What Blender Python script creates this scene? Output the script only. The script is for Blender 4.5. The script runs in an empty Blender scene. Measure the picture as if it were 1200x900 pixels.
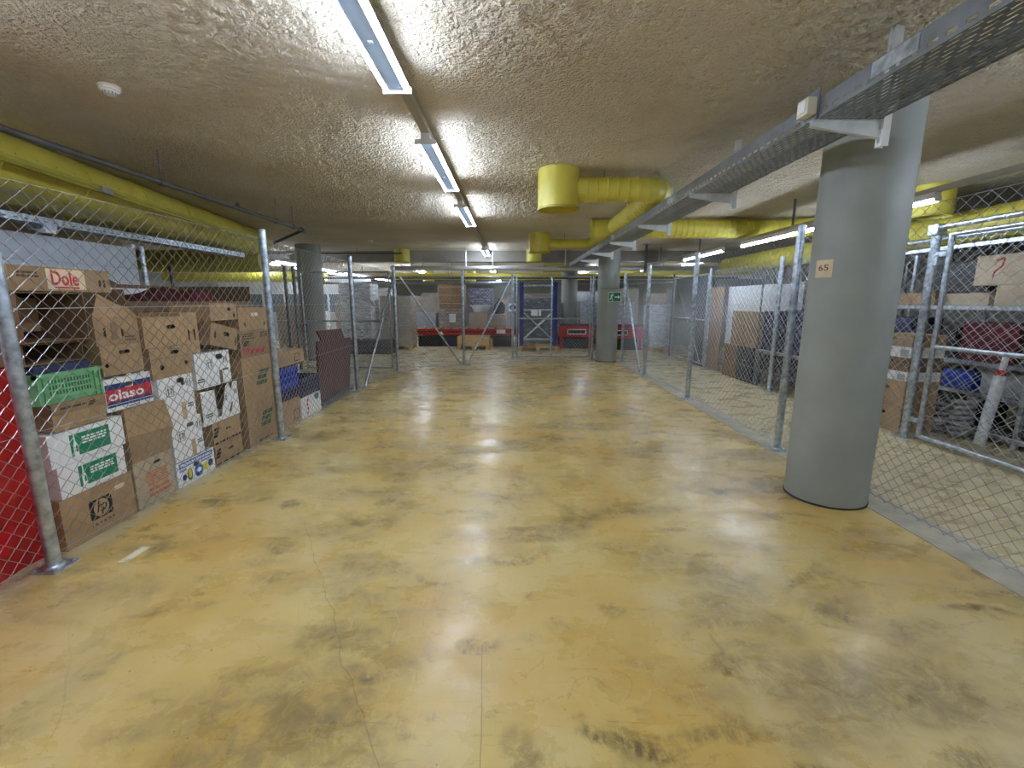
import bpy, bmesh, math, random
from mathutils import Vector, Matrix, noise
random.seed(7)
C = bpy.context.scene.collection
PI = math.pi

# ------------------------------------------------------------------ camera, world, exposure
cam = bpy.data.cameras.new('camera'); camo = bpy.data.objects.new('camera', cam); C.objects.link(camo)
cam.sensor_width = 36.0; cam.lens = 36.0 * 526.0 / 1200.0; cam.clip_end = 200; cam.clip_start = 0.02
camo.location = (0, 0, 1.5); camo.rotation_euler = (math.radians(90 - 10.45), 0, 0)
sc = bpy.context.scene; sc.camera = camo
w = bpy.data.worlds.new('world'); sc.world = w; w.use_nodes = True
w.node_tree.nodes['Background'].inputs[0].default_value = (0.8, 0.85, 0.9, 1)
w.node_tree.nodes['Background'].inputs[1].default_value = 0.15
vs = sc.view_settings
vs.view_transform = 'Standard'; vs.look = 'None'; vs.gamma = 1; vs.use_curve_mapping = False
vs.exposure = 1.38
TUBE = 32.0          # emission of the fluorescent tubes

# ------------------------------------------------------------------ materials
def lin(c):
    return tuple(((x/255.0)/12.92 if x/255.0 <= 0.04045 else ((x/255.0+0.055)/1.055)**2.4) for x in c) + (1,)
def nodes(name):
    m = bpy.data.materials.new(name); m.use_nodes = True
    nt = m.node_tree; return m, nt, nt.nodes['Principled BSDF'], nt.links
def N(nt, t, **kw):
    n = nt.nodes.new(t)
    for k, v in kw.items():
        if hasattr(n, k): setattr(n, k, v)
        else: n.inputs[k.replace('_', ' ')].default_value = v
    return n
def ramp(nt, src, stops):
    r = nt.nodes.new('ShaderNodeValToRGB'); e = r.color_ramp.elements
    while len(e) < len(stops): e.new(0.5)
    for i, (p, c) in enumerate(stops): e[i].position = p; e[i].color = c
    nt.links.new(src, r.inputs[0]); return r
def mat(name, rgb, rough=0.6, metal=0.0, var=0.12, scale=6.0, bump=0.0, bscale=60.0, rnd=0.0, spec=0.5, stretch=None):
    m, nt, b, L = nodes(name)
    tc = N(nt, 'ShaderNodeTexCoord'); src = tc.outputs['Object']
    if stretch:
        mp = N(nt, 'ShaderNodeMapping'); mp.inputs['Scale'].default_value = stretch; L.new(src, mp.inputs[0]); src = mp.outputs[0]
    n1 = N(nt, 'ShaderNodeTexNoise'); n1.inputs['Scale'].default_value = scale; n1.inputs['Detail'].default_value = 5; L.new(src, n1.inputs['Vector'])
    c = lin(rgb)
    lo = tuple(max(0, x*(1-var*1.6)) for x in c[:3]) + (1,); hi = tuple(min(1, x*(1+var*1.6)) for x in c[:3]) + (1,)
    r = ramp(nt, n1.outputs['Fac'], [(0.3, lo), (0.7, hi)]); out = r.outputs[0]
    if rnd:
        oi = N(nt, 'ShaderNodeObjectInfo'); mr = N(nt, 'ShaderNodeMapRange'); mr.inputs[3].default_value = 1-rnd; mr.inputs[4].default_value = 1+rnd
        L.new(oi.outputs['Random'], mr.inputs[0])
        hs = N(nt, 'ShaderNodeHueSaturation'); L.new(mr.outputs[0], hs.inputs['Value']); L.new(out, hs.inputs['Color']); out = hs.outputs[0]
    L.new(out, b.inputs['Base Color'])
    b.inputs['Roughness'].default_value = rough; b.inputs['Metallic'].default_value = metal; b.inputs['Specular IOR Level'].default_value = spec
    if bump:
        n2 = N(nt, 'ShaderNodeTexNoise'); n2.inputs['Scale'].default_value = bscale; n2.inputs['Detail'].default_value = 3; L.new(src, n2.inputs['Vector'])
        bp = N(nt, 'ShaderNodeBump'); bp.inputs['Strength'].default_value = bump; bp.inputs['Distance'].default_value = 0.01
        L.new(n2.outputs['Fac'], bp.inputs['Height']); L.new(bp.outputs[0], b.inputs['Normal'])
    return m
def emis(name, rgb, s):
    m, nt, b, L = nodes(name)
    b.inputs['Base Color'].default_value = lin(rgb); b.inputs['Emission Color'].default_value = lin(rgb); b.inputs['Emission Strength'].default_value = s
    return m

def make_floor():
    m, nt, b, L = nodes('worn_yellow_floor')
    tc = N(nt, 'ShaderNodeTexCoord'); P = tc.outputs['Object']
    sep = N(nt, 'ShaderNodeSeparateXYZ'); L.new(P, sep.inputs[0])
    def noise_(scale, detail=6, rough=0.6, stretch=(1, 1, 1), dist=0.0, off=(0, 0, 0)):
        mp = N(nt, 'ShaderNodeMapping'); mp.inputs['Scale'].default_value = stretch; mp.inputs['Location'].default_value = off; L.new(P, mp.inputs[0])
        n = N(nt, 'ShaderNodeTexNoise'); n.inputs['Scale'].default_value = scale; n.inputs['Detail'].default_value = detail
        n.inputs['Roughness'].default_value = rough; n.inputs['Distortion'].default_value = dist; L.new(mp.outputs[0], n.inputs['Vector']); return n.outputs['Fac']
    def mix(f, a, c):
        x = N(nt, 'ShaderNodeMix'); x.data_type = 'RGBA'; L.new(f, x.inputs[0])
        for i, s in ((6, a), (7, c)):
            if isinstance(s, tuple): x.inputs[i].default_value = s
            else: L.new(s, x.inputs[i])
        return x.outputs[2]
    def sm(src, a, c, lo=0.0, hi=1.0):
        r = N(nt, 'ShaderNodeMapRange'); r.interpolation_type = 'SMOOTHSTEP'
        for i, v in ((1, a), (2, c), (3, lo), (4, hi)): r.inputs[i].default_value = v
        L.new(src, r.inputs[0]); return r.outputs[0]
    def mth(op, a, c=None):
        x = N(nt, 'ShaderNodeMath'); x.operation = op
        for i, s in ((0, a), (1, c)):
            if s is None: continue
            if isinstance(s, (int, float)): x.inputs[i].default_value = s
            else: L.new(s, x.inputs[i])
        return x.outputs[0]
    base = ramp(nt, noise_(1.1, 6, 0.6), [(0.30, lin((194, 160, 84))), (0.46, lin((204, 178, 106))), (0.62, lin((210, 190, 130))), (0.75, lin((198, 168, 94)))]).outputs[0]
    ochre = sm(noise_(0.7, 5, 0.62, (1, 1, 1), 0.4, (4.3, 1.7, 0)), 0.48, 0.72)
    col = mix(mth('MULTIPLY', ochre, 0.7), base, lin((194, 150, 60)))
    pale = sm(noise_(0.8, 6, 0.65, (1.2, 0.8, 1), 0.3, (9.1, 3.2, 0)), 0.50, 0.72)
    col = mix(mth('MULTIPLY', pale, 0.6), col, lin((210, 200, 158)))
    # grey traffic wear: soft smudges with dark cores, broken up by scuffing
    brk = sm(noise_(9.0, 9, 0.78, (1, 1, 1), 0.8), 0.25, 0.66)
    brk2 = sm(noise_(30.0, 6, 0.8, (1, 0.5, 1), 0.8), 0.30, 0.62)
    g1 = sm(noise_(1.5, 4, 0.55, (0.7, 1.35, 1), 0.3, (2.2, 7.7, 0)), 0.46, 0.66)
    col = mix(mth('MULTIPLY', mth('MULTIPLY', g1, brk), 0.9), col, lin((136, 118, 80)))
    g5 = sm(noise_(3.3, 4, 0.55, (0.8, 1.3, 1), 0.4, (12.2, 5.1, 0)), 0.55, 0.72)
    col = mix(mth('MULTIPLY', mth('MULTIPLY', g5, brk2), 0.9), col, lin((102, 86, 54)))
    g3 = sm(noise_(6.5, 6, 0.65, (0.8, 1.5, 1), 0.8, (5.5, 0.3, 0)), 0.58, 0.82)
    col = mix(mth('MULTIPLY', mth('MULTIPLY', g3, brk2), 0.9), col, lin((112, 90, 52)))
    g4 = sm(noise_(1.3, 5, 0.6, (1, 1, 1), 0.8, (15.5, 4.3, 0)), 0.56, 0.80)
    col = mix(mth('MULTIPLY', mth('MULTIPLY', g4, brk), 0.8), col, lin((92, 78, 50)))
    # thin curved scratches
    for kk, (scl, off, colr, a_) in enumerate(((0.9, (1.1, 6.2, 0), (228, 212, 160), 0.25), (1.3, (8.1, 2.2, 0), (110, 92, 58), 0.3), (0.8, (20.4, 1.9, 0), (104, 86, 54), 0.3))):
        rid = mth('ABSOLUTE', mth('SUBTRACT', noise_(scl, 2, 0.4, (1, 1, 1), 0.6, off), 0.5))
        msk = sm(noise_(2.1, 5, 0.7, (1, 1, 1), 0.5, (off[1], off[0], 0)), 0.50, 0.62)
        col = mix(mth('MULTIPLY', mth('MULTIPLY', sm(rid, 0.0004, 0.0016, 1.0, 0.0), msk), a_), col, lin(colr))
    # fine scuffs and scratches in several directions
    for kk, (st, off, colr, a_) in enumerate((((0.25, 3.0, 1), (0, 0, 0), (132, 108, 64), 0.40), ((3.0, 0.22, 1), (3, 3, 0), (232, 218, 168), 0.34), ((0.35, 2.4, 1), (7, 1, 0), (226, 212, 160), 0.30), ((2.6, 0.3, 1), (1, 9, 0), (120, 100, 62), 0.32))):
        sc_ = sm(noise_(19+3*kk, 6, 0.78, st, 1.1, off), 0.58, 0.72)
        col = mix(mth('MULTIPLY', sc_, a_), col, lin(colr))
    spk = sm(noise_(34, 2, 0.5, (1, 1, 1)), 0.74, 0.79)
    col = mix(mth('MULTIPLY', spk, 0.75), col, lin((64, 52, 36)))
    # pale scraped streak beside the left fence, two hairline cracks, one oil trail, two ring stains
    wob = mth('MULTIPLY', mth('SUBTRACT', noise_(2.2, 3), 0.5), 0.10)
    def line(x0, y0, x1, y1, wd, amp):
        k = (x1-x0)/(y1-y0)
        d = mth('ABSOLUTE', mth('ADD', mth('SUBTRACT', sep.outputs[0], mth('ADD', mth('MULTIPLY', mth('SUBTRACT', sep.outputs[1], y0), k), x0)), mth('MULTIPLY', wob, amp)))
        inside = mth('MULTIPLY', mth('GREATER_THAN', sep.outputs[1], min(y0, y1)), mth('LESS_THAN', sep.outputs[1], max(y0, y1)))
        return mth('MULTIPLY', sm(d, wd*0.3, wd, 1.0, 0.0), inside)
    col = mix(mth('MULTIPLY', line(-2.28, 2.39, -2.27, 2.56, 0.04, 0.2), sm(noise_(9, 5, 0.7), 0.25, 0.5)), col, lin((236, 230, 204)))
    col = mix(mth('MULTIPLY', line(-2.27, 2.56, -2.17, 3.66, 0.035, 0.4), mth('MULTIPLY', sm(noise_(5, 6, 0.75), 0.40, 0.68), 0.6)), col, lin((220, 208, 164)))
    col = mix(mth('MULTIPLY', line(-1.45, 2.9, -0.30, 1.0, 0.0035, 1.6), 0.45), col, lin((84, 70, 46)))
    col = mix(mth('MULTIPLY', line(-0.13, 1.75, -0.09, 0.9, 0.003, 0.2), 0.45), col, lin((84, 70, 46)))
    col = mix(mth('MULTIPLY', line(1.55, 6.45, 1.95, 5.85, 0.05, 2.6), 0.6), col, lin((110, 100, 84)))
    for cx, cy, rr in ((0.015, 1.30, 0.07), (0.06, 1.24, 0.05), (0.42, 1.22, 0.09), (-0.82, 1.42, 0.10), (1.25, 1.86, 0.12)):
        dx = mth('ADD', mth('SUBTRACT', sep.outputs[0], cx), mth('MULTIPLY', wob, 0.6)); dy = mth('SUBTRACT', sep.outputs[1], cy)
        dd = mth('SQRT', mth('ADD', mth('MULTIPLY', dx, dx), mth('MULTIPLY', dy, dy)))
        col = mix(mth('MULTIPLY', mth('MULTIPLY', sm(dd, rr*0.5, rr*1.3, 1.0, 0.0), brk), 0.5), col, lin((128, 104, 62)))
    # bare screed outside the coated bay
    ed = mth('MULTIPLY', mth('SUBTRACT', noise_(2.5, 3), 0.5), 0.12)
    ax = mth('ABSOLUTE', mth('ADD', sep.outputs[0], -0.03))
    out1 = sm(mth('ADD', ax, ed), 2.58, 2.66)
    back = sm(mth('ADD', sep.outputs[1], mth('MULTIPLY', sep.outputs[0], -0.45)), 10.6, 11.0)
    outm = mth('MAXIMUM', out1, back)
    bare = ramp(nt, noise_(1.3, 7, 0.65), [(0.3, lin((174, 158, 118))), (0.55, lin((198, 184, 144))), (0.75, lin((184, 166, 118)))]).outputs[0]
    bare = mix(mth('MULTIPLY', g3, 0.2), bare, lin((140, 130, 105)))
    col = mix(outm, col, bare)
    L.new(col, b.inputs['Base Color'])
    rg = sm(noise_(3.0, 6, 0.7, (1, 1.4, 1), 0.3), 0.3, 0.7, 0.19, 0.42)
    L.new(rg, b.inputs['Roughness']); b.inputs['Specular IOR Level'].default_value = 0.5
    bp = N(nt, 'ShaderNodeBump'); bp.inputs['Strength'].default_value = 0.12; bp.inputs['Distance'].default_value = 0.01
    L.new(noise_(9, 4, 0.6), bp.inputs['Height']); L.new(bp.outputs[0], b.inputs['Normal'])
    return m
def make_ceiling():
    m, nt, b, L = nodes('sprayed_rough_plaster')
    tc = N(nt, 'ShaderNodeTexCoord'); P = tc.outputs['Object']
    n = N(nt, 'ShaderNodeTexNoise'); n.inputs['Scale'].default_value = 42; n.inputs['Detail'].default_value = 3; n.inputs['Roughness'].default_value = 0.55; n.inputs['Distortion'].default_value = 0.6
    v = N(nt, 'ShaderNodeTexVoronoi'); v.feature = 'SMOOTH_F1'; v.inputs['Scale'].default_value = 48; v.inputs['Randomness'].default_value = 1
    big = N(nt, 'ShaderNodeTexNoise'); big.inputs['Scale'].default_value = 0.9; big.inputs['Detail'].default_value = 4
    for q in (n, v, big): L.new(P, q.inputs['Vector'])
    mt = N(nt, 'ShaderNodeMath'); mt.operation = 'SUBTRACT'; L.new(n.outputs['Fac'], mt.inputs[0])
    ms = N(nt, 'ShaderNodeMath'); ms.operation = 'MULTIPLY'; ms.inputs[1].default_value = 0.55; L.new(v.outputs['Distance'], ms.inputs[0]); L.new(ms.outputs[0], mt.inputs[1])
    bp = N(nt, 'ShaderNodeBump'); bp.inputs['Strength'].default_value = 1.0; bp.inputs['Distance'].default_value = 0.032
    L.new(mt.outputs[0], bp.inputs['Height']); L.new(bp.outputs[0], b.inputs['Normal'])
    r = ramp(nt, big.outputs['Fac'], [(0.3, lin((204, 192, 168))), (0.7, lin((226, 216, 196)))])
    L.new(r.outputs[0], b.inputs['Base Color']); b.inputs['Roughness'].default_value = 0.85; b.inputs['Specular IOR Level'].default_value = 0.25
    return m
def make_film():
    m, nt, b, L = nodes('stretch_film')
    tc = N(nt, 'ShaderNodeTexCoord'); mp = N(nt, 'ShaderNodeMapping'); mp.inputs['Scale'].default_value = (1.2, 1.2, 5); L.new(tc.outputs['Object'], mp.inputs[0])
    n = N(nt, 'ShaderNodeTexNoise'); n.inputs['Scale'].default_value = 4; n.inputs['Detail'].default_value = 6; n.inputs['Distortion'].default_value = 1.0; L.new(mp.outputs[0], n.inputs['Vector'])
    b.inputs['Base Color'].default_value = lin((214, 220, 230)); b.inputs['Roughness'].default_value = 0.14; b.inputs['Specular IOR Level'].default_value = 0.9
    bp = N(nt, 'ShaderNodeBump'); bp.inputs['Strength'].default_value = 0.9; bp.inputs['Distance'].default_value = 0.05; L.new(n.outputs['Fac'], bp.inputs['Height']); L.new(bp.outputs[0], b.inputs['Normal'])
    r = N(nt, 'ShaderNodeMapRange'); r.inputs[1].default_value = 0.35; r.inputs[2].default_value = 0.75; r.inputs[3].default_value = 0.08; r.inputs[4].default_value = 0.62
    L.new(n.outputs['Fac'], r.inputs[0]); L.new(r.outputs[0], b.inputs['Alpha'])
    return m
M = {}
M['floor'] = make_floor(); M['ceil'] = make_ceiling(); M['film'] = make_film()
M['galv'] = mat('galvanised_steel', (182, 192, 200), 0.34, 0.82, 0.26, 22, 0.15, 40)
M['galv_dull'] = mat('dull_galvanised_steel', (128, 134, 138), 0.5, 0.7, 0.2, 14)
M['wire'] = mat('galvanised_wire', (176, 178, 176), 0.42, 0.6, 0.1, 10)
M['tray'] = mat('tray_steel', (132, 136, 138), 0.42, 0.7, 0.12, 9)
M['bracket'] = mat('bracket_zinc', (226, 230, 228), 0.35, 0.5, 0.08, 9)
M['concrete_paint'] = mat('painted_grey_concrete', (150, 155, 148), 0.55, 0, 0.06, 3, 0.12, 25)
M['concrete'] = mat('raw_concrete', (150, 146, 136), 0.8, 0, 0.12, 2.5, 0.3, 30)
M['strip'] = mat('grey_joint_mortar', (172, 166, 146), 0.8, 0, 0.15, 6, 0.3, 40)
M['wall'] = mat('pale_wall_paint', (196, 196, 188), 0.7, 0, 0.06, 1.2, 0.1, 30)
M['wallgrey'] = mat('grey_wall_paint', (128, 126, 118), 0.8, 0, 0.1, 1.4, 0.1, 30)
M['yellow'] = mat('yellow_duct_paint', (208, 197, 80), 0.42, 0, 0.06, 3)
M['yellow_dk'] = mat('yellow_seam_paint', (184, 176, 66), 0.45, 0, 0.08, 5)
M['white'] = mat('white_enamel', (232, 234, 236), 0.4, 0, 0.03, 3)
M['cream'] = mat('cream_plastic', (226, 220, 200), 0.5, 0, 0.04, 6)
M['panel'] = mat('white_panel', (206, 214, 222), 0.45, 0, 0.04, 1.5)
M['dark'] = mat('dark_void', (24, 24, 26), 0.7, 0, 0.2, 8)
M['pipe_dark'] = mat('dark_grey_pipe', (88, 88, 84), 0.5, 0.2, 0.15, 9)
M['silver'] = mat('silver_foil_lagging', (206, 210, 214), 0.3, 0.7, 0.08, 5, 0.2, 14)
M['card'] = mat('brown_cardboard', (164, 134, 96), 0.8, 0, 0.09, 5, 0.12, 90, rnd=0.18)
M['card_dk'] = mat('dark_brown_cardboard', (124, 97, 69), 0.82, 0, 0.1, 5, 0.12, 90, rnd=0.12)
M['card_pale'] = mat('greyish_cardboard', (176, 160, 132), 0.82, 0, 0.07, 5, 0.1, 90)
M['card_white'] = mat('white_carton', (232, 232, 230), 0.6, 0, 0.03, 4, 0.06, 60)
M['tape'] = mat('packing_tape', (196, 168, 118), 0.25, 0, 0.05, 8)
M['print_black'] = mat('black_print', (22, 20, 20), 0.6, 0, 0.1, 20)
M['print_brown'] = mat('brown_print', (74, 58, 44), 0.7, 0, 0.1, 20)
M['print_green'] = mat('green_print', (24, 128, 92), 0.6, 0, 0.06, 10)
M['print_dkgreen'] = mat('dark_green_print', (52, 88, 66), 0.7, 0, 0.15, 20)
M['print_red'] = mat('red_print', (190, 36, 50), 0.6, 0, 0.06, 10)
M['print_blue'] = mat('blue_print', (38, 92, 176), 0.55, 0, 0.06, 10)
M['print_navy'] = mat('navy_print', (34, 56, 112), 0.55, 0, 0.06, 10)
M['print_orange'] = mat('orange_print', (190, 104, 50), 0.7, 0, 0.15, 20)
M['print_yellow'] = mat('yellow_print', (222, 210, 60), 0.6, 0, 0.06, 10)
M['print_white'] = mat('white_print', (240, 240, 236), 0.6, 0, 0.02, 10)
M['print_cream'] = mat('cream_print', (216, 196, 160), 0.7, 0, 0.06, 10)
M['green_pl'] = mat('green_crate_plastic', (108, 170, 118), 0.45, 0, 0.06, 6)
M['blue_pl'] = mat('blue_crate_plastic', (28, 66, 172), 0.4, 0, 0.08, 6)
M['navy_pl'] = mat('navy_crate_plastic', (48, 50, 82), 0.45, 0, 0.12, 6)
M['red_fabric'] = mat('red_tarpaulin', (186, 14, 24), 0.34, 0, 0.16, 4, 1.0, 8)
M['maroon'] = mat('maroon_board', (80, 20, 28), 0.5, 0, 0.1, 5)
M['maroon_cloth'] = mat('maroon_cloth', (88, 22, 34), 0.85, 0, 0.2, 8, 0.3, 20)
M['red_steel'] = mat('red_rack_steel', (176, 16, 28), 0.4, 0.1, 0.08, 5)
M['blue_steel'] = mat('blue_rack_steel', (24, 42, 120), 0.4, 0.1, 0.1, 5)
M['wood'] = mat('pale_pine', (206, 172, 118), 0.7, 0, 0.12, 4, 0.1, 30, rnd=0.12, stretch=(1, 8, 8))
M['wood_dk'] = mat('dark_wood', (92, 76, 62), 0.6, 0, 0.18, 5, stretch=(6, 1, 6))
M['chip'] = mat('tan_veneer', (178, 146, 112), 0.6, 0, 0.06, 3, stretch=(8, 8, 1))
M['chip_dk'] = mat('brown_veneer', (150, 112, 70), 0.6, 0, 0.08, 3, stretch=(8, 8, 1))
M['grey_board'] = mat('slate_grey_board', (84, 90, 100), 0.6, 0, 0.08, 3)
M['sheet'] = mat('blue_grey_sheet', (150, 160, 170), 0.5, 0, 0.05, 1.5)
M['glass'] = mat('grey_glass', (120, 134, 142), 0.08, 0, 0.08, 1.5, spec=0.8)
M['black_pl'] = mat('black_plastic', (30, 30, 34), 0.45, 0, 0.2, 8)
M['grey_pl'] = mat('grey_plastic', (150, 152, 154), 0.5, 0, 0.08, 8, rnd=0.2)
M['sign_green'] = mat('exit_sign_green', (14, 120, 88), 0.5, 0, 0.04, 6)
M['amber'] = mat('amber_fabric', (176, 128, 44), 0.8, 0, 0.2, 6)
M['bubble'] = mat('bubble_wrap_roll', (214, 218, 222), 0.25, 0, 0.1, 30, 0.5, 80)
M['tube'] = emis('fluorescent_tube', (219, 232, 255), TUBE)
M['rail'] = mat('grey_trunking', (176, 172, 160), 0.5, 0.1, 0.06, 4)
M['reflector'] = mat('blue_grey_reflector', (176, 198, 224), 0.3, 0.3, 0.03, 4)

# ------------------------------------------------------------------ mesh helpers
class MB:
    def __init__(s): s.v = []; s.f = []
    def add(s, v, f):
        o = len(s.v); s.v += [tuple(p) for p in v]; s.f += [tuple(i+o for i in q) for q in f]; return s
    def box(s, x0, x1, y0, y1, z0, z1, R=None, at=None):
        v = [(x, y, z) for z in (z0, z1) for y in (y0, y1) for x in (x0, x1)]
        if R is not None: v = [tuple(R @ Vector(p) + (Vector(at) if at else Vector())) for p in v]
        return s.add(v, [(0, 2, 3, 1), (4, 5, 7, 6), (0, 1, 5, 4), (2, 6, 7, 3), (0, 4, 6, 2), (1, 3, 7, 5)])
    def tube(s, a, b, r, n=10, r2=None):
        a = Vector(a); b = Vector(b); d = (b-a).normalized()
        u = d.orthogonal().normalized(); w_ = d.cross(u); r2 = r if r2 is None else r2
        v = []
        for p, q in ((a, r), (b, r2)):
            for i in range(n):
                t = 2*PI*i/n; v.append(p + (u*math.cos(t) + w_*math.sin(t))*q)
        f = [(i, (i+1) % n, n+(i+1) % n, n+i) for i in range(n)] + [tuple(range(n-1, -1, -1)), tuple(range(n, 2*n))]
        return s.add(v, f)
    def path(s, pts, rs, n=16, caps=True):
        pts = [Vector(p) for p in pts]; k = len(pts)
        if not isinstance(rs, (list, tuple)): rs = [rs]*k
        T = [((pts[min(i+1, k-1)]-pts[max(i-1, 0)]).normalized()) for i in range(k)]
        u = T[0].orthogonal().normalized(); v = []
        for i in range(k):
            u = (u - T[i]*u.dot(T[i])).normalized(); w_ = T[i].cross(u)
            for j in range(n):
                t = 2*PI*j/n; v.append(pts[i] + (u*math.cos(t)+w_*math.sin(t))*rs[i])
        f = [(i*n+j, i*n+(j+1) % n, (i+1)*n+(j+1) % n, (i+1)*n+j) for i in range(k-1) for j in range(n)]
        if caps: f += [tuple(range(n-1, -1, -1)), tuple(range((k-1)*n, k*n))]
        return s.add(v, f)
    def lathe(s, prof, n=32, at=(0, 0, 0)):
        v = [(at[0]+r*math.cos(2*PI*j/n), at[1]+r*math.sin(2*PI*j/n), at[2]+z) for r, z in prof for j in range(n)]
        k = len(prof)
        f = [(i*n+j, i*n+(j+1) % n, (i+1)*n+(j+1) % n, (i+1)*n+j) for i in range(k-1) for j in range(n)]
        return s.add(v, f)
    def prism_xz(s, pts, y0, y1):
        n = len(pts); v = [(x, y0, z) for x, z in pts] + [(x, y1, z) for x, z in pts]
        return s.add(v, [(i, (i+1) % n, n+(i+1) % n, n+i) for i in range(n)] + [tuple(range(n-1, -1, -1)), tuple(range(n, 2*n))])
    def prism_xy(s, pts, z0, z1):
        n = len(pts); v = [(x, y, z0) for x, y in pts] + [(x, y, z1) for x, y in pts]
        return s.add(v, [(i, (i+1) % n, n+(i+1) % n, n+i) for i in range(n)] + [tuple(range(n-1, -1, -1)), tuple(range(n, 2*n))])
    def mesh(s, name, m, smooth=False):
        me = bpy.data.meshes.new(name); me.from_pydata(s.v, [], s.f)
        bm = bmesh.new(); bm.from_mesh(me); bmesh.ops.recalc_face_normals(bm, faces=bm.faces); bm.to_mesh(me); bm.free()
        if m: me.materials.append(M[m] if isinstance(m, str) else m)
        if smooth:
            me.polygons.foreach_set('use_smooth', [True]*len(me.polygons)); me.set_sharp_from_angle(angle=math.radians(40))
        return me
    def build(s, name, m, parent=None, smooth=False, bevel=0):
        return link(name, s.mesh(name, m, smooth), parent, bevel)
def link(name, me, parent=None, bevel=0, loc=None, rot=None):
    o = bpy.data.objects.new(name, me); C.objects.link(o)
    if parent: o.parent = parent
    if loc: o.location = loc
    if rot: o.rotation_euler = rot
    if bevel:
        b = o.modifiers.new('bevel', 'BEVEL'); b.width = bevel; b.segments = 2; b.limit_method = 'ANGLE'
    return o
def tag(o, label, cat, group=None):
    o['label'] = label; o['category'] = cat
    if group: o['group'] = group
    return o
def thing(name, label, cat, loc=(0, 0, 0), rz=0, group=None):
    o = bpy.data.objects.new(name, None); C.objects.link(o); o.location = loc; o.rotation_euler = (0, 0, rz); o.empty_display_size = 0.1
    return tag(o, label, cat, group)
def struct(name, mb, m, smooth=False):
    o = mb.build(name, m, None, smooth); o['kind'] = 'structure'; return o
TX = {}
def text_mesh(s, bold=0.0, shear=0.0, spacing=1.0):
    cu = bpy.data.curves.new('lettering', 'FONT'); cu.body = s; cu.align_x = 'CENTER'; cu.align_y = 'CENTER'
    cu.size = 1; cu.offset = bold; cu.shear = shear; cu.extrude = 0.01; cu.space_character = spacing; cu.resolution_u = 3
    o = bpy.data.objects.new('lettering', cu); C.objects.link(o)
    dg = bpy.context.evaluated_depsgraph_get(); me = bpy.data.meshes.new_from_object(o.evaluated_get(dg))
    bpy.data.objects.remove(o); bpy.data.curves.remove(cu); me.name = 'lettering'; me.materials.clear(); return me
def text(parent, s, cx, cz, width, height, m, y=-0.003, bold=0.02, shear=0.0, spacing=1.0, name='lettering'):
    me = text_mesh(s, bold, shear, spacing)
    xs = [v.co.x for v in me.vertices]; ys = [v.co.y for v in me.vertices]
    x0, x1, y0, y1 = min(xs), max(xs), min(ys), max(ys)
    for v in me.vertices:                      # local: x right, z up, facing -y
        X = (v.co.x-(x0+x1)/2)/(x1-x0)*width; Z = (v.co.y-(y0+y1)/2)/(y1-y0)*height
        v.co = (cx+X, y-(0.0006 if v.co.z > 0 else -0.0006), cz+Z)
    me.materials.append(M[m]); return link(name, me, parent)
def patch(parent, name, x0, x1, z0, z1, m, y=0.0, t=0.0018):
    return MB().box(x0, x1, y-t, y, z0, z1).build(name, m, parent)
def greek(parent, name, x0, x1, z0, z1, m, rows=3, y=0.0, seed=0):
    """unreadable small print: rows of word-sized bars"""
    rg = random.Random(seed); mb = MB(); h = (z1-z0)/rows
    for r in range(rows):
        x = x0; zt = z1-r*h
        while x < x1-0.01:
            wd = min(rg.uniform(0.1, 0.28)*(x1-x0), x1-x)
            mb.box(x, x+wd, y-0.0018, y, zt-h*0.62, zt-h*0.05); x += wd+(x1-x0)*0.05
    return mb.build(name, m, parent)
def dup(root, loc, rz=None, label=None, group=None):
    r = root.copy(); C.objects.link(r); r.location = loc
    if rz is not None: r.rotation_euler = (0, 0, rz)
    if label: r['label'] = label
    if group: r['group'] = group
    for ch in list(root.children):
        c = ch.copy(); C.objects.link(c); c.parent = r
        for g in list(ch.children):
            d = g.copy(); C.objects.link(d); d.parent = c
    return r

# ------------------------------------------------------------------ shell
CEIL = 2.9
X0, X1, Y0, Y1 = -13.0, 8.2, -4.0, 30.0
struct('floor', MB().box(X0, X1, Y0, Y1, -0.1, 0.0), 'floor')
def rough_ceiling():
    def axis(segs):
        out = []
        for a, b_, st in segs:
            n = max(1, round((b_-a)/st)); out += [a+(b_-a)*i/n for i in range(n)]
        return out + [segs[-1][1]]
    xs = axis(((X0, -5.0, 2.0), (-5.0, 4.6, 0.021), (4.6, X1, 1.2))); ys = axis(((Y0, 0.9, 1.6), (0.9, 5.5, 0.020), (5.5, 8.5, 0.04), (8.5, 13.1, 0.1), (13.1, Y1, 2.4)))
    v = []; nz = noise.noise
    for y in ys:
        for x in xs:
            if -5.0 <= x <= 4.6 and 0.9 <= y <= 8.5:
                a = nz((x*19, y*19, 0.3)); b_ = nz((x*41, y*41, 4.1))
                h = max(0.0, 0.28+a*0.9+b_*0.55)*0.017
            else: h = 0.006
            v.append((x, y, CEIL-h))
    n = len(xs); f = [(j*n+i, (j+1)*n+i, (j+1)*n+i+1, j*n+i+1) for j in range(len(ys)-1) for i in range(n-1)]
    me = bpy.data.meshes.new('ceiling'); me.from_pydata(v, [], f); me.materials.append(M['ceil'])
    me.polygons.foreach_set('use_smooth', [True]*len(me.polygons))
    o = link('ceiling', me); o['kind'] = 'structure'
    slab = MB().box(X0, X1, Y0, Y1, CEIL+0.01, CEIL+0.15).build('slab', 'ceil', o)
rough_ceiling()
struct('wall_left', MB().box(X0-0.2, X0, Y0, Y1, 0, CEIL), 'wallgrey')
struct('wall_right', MB().box(X1, X1+0.2, Y0, Y1, 0, CEIL), 'wallgrey')
struct('wall_back', MB().box(X0, X1, Y1, Y1+0.2, 0, CEIL), 'wallgrey')
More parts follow.
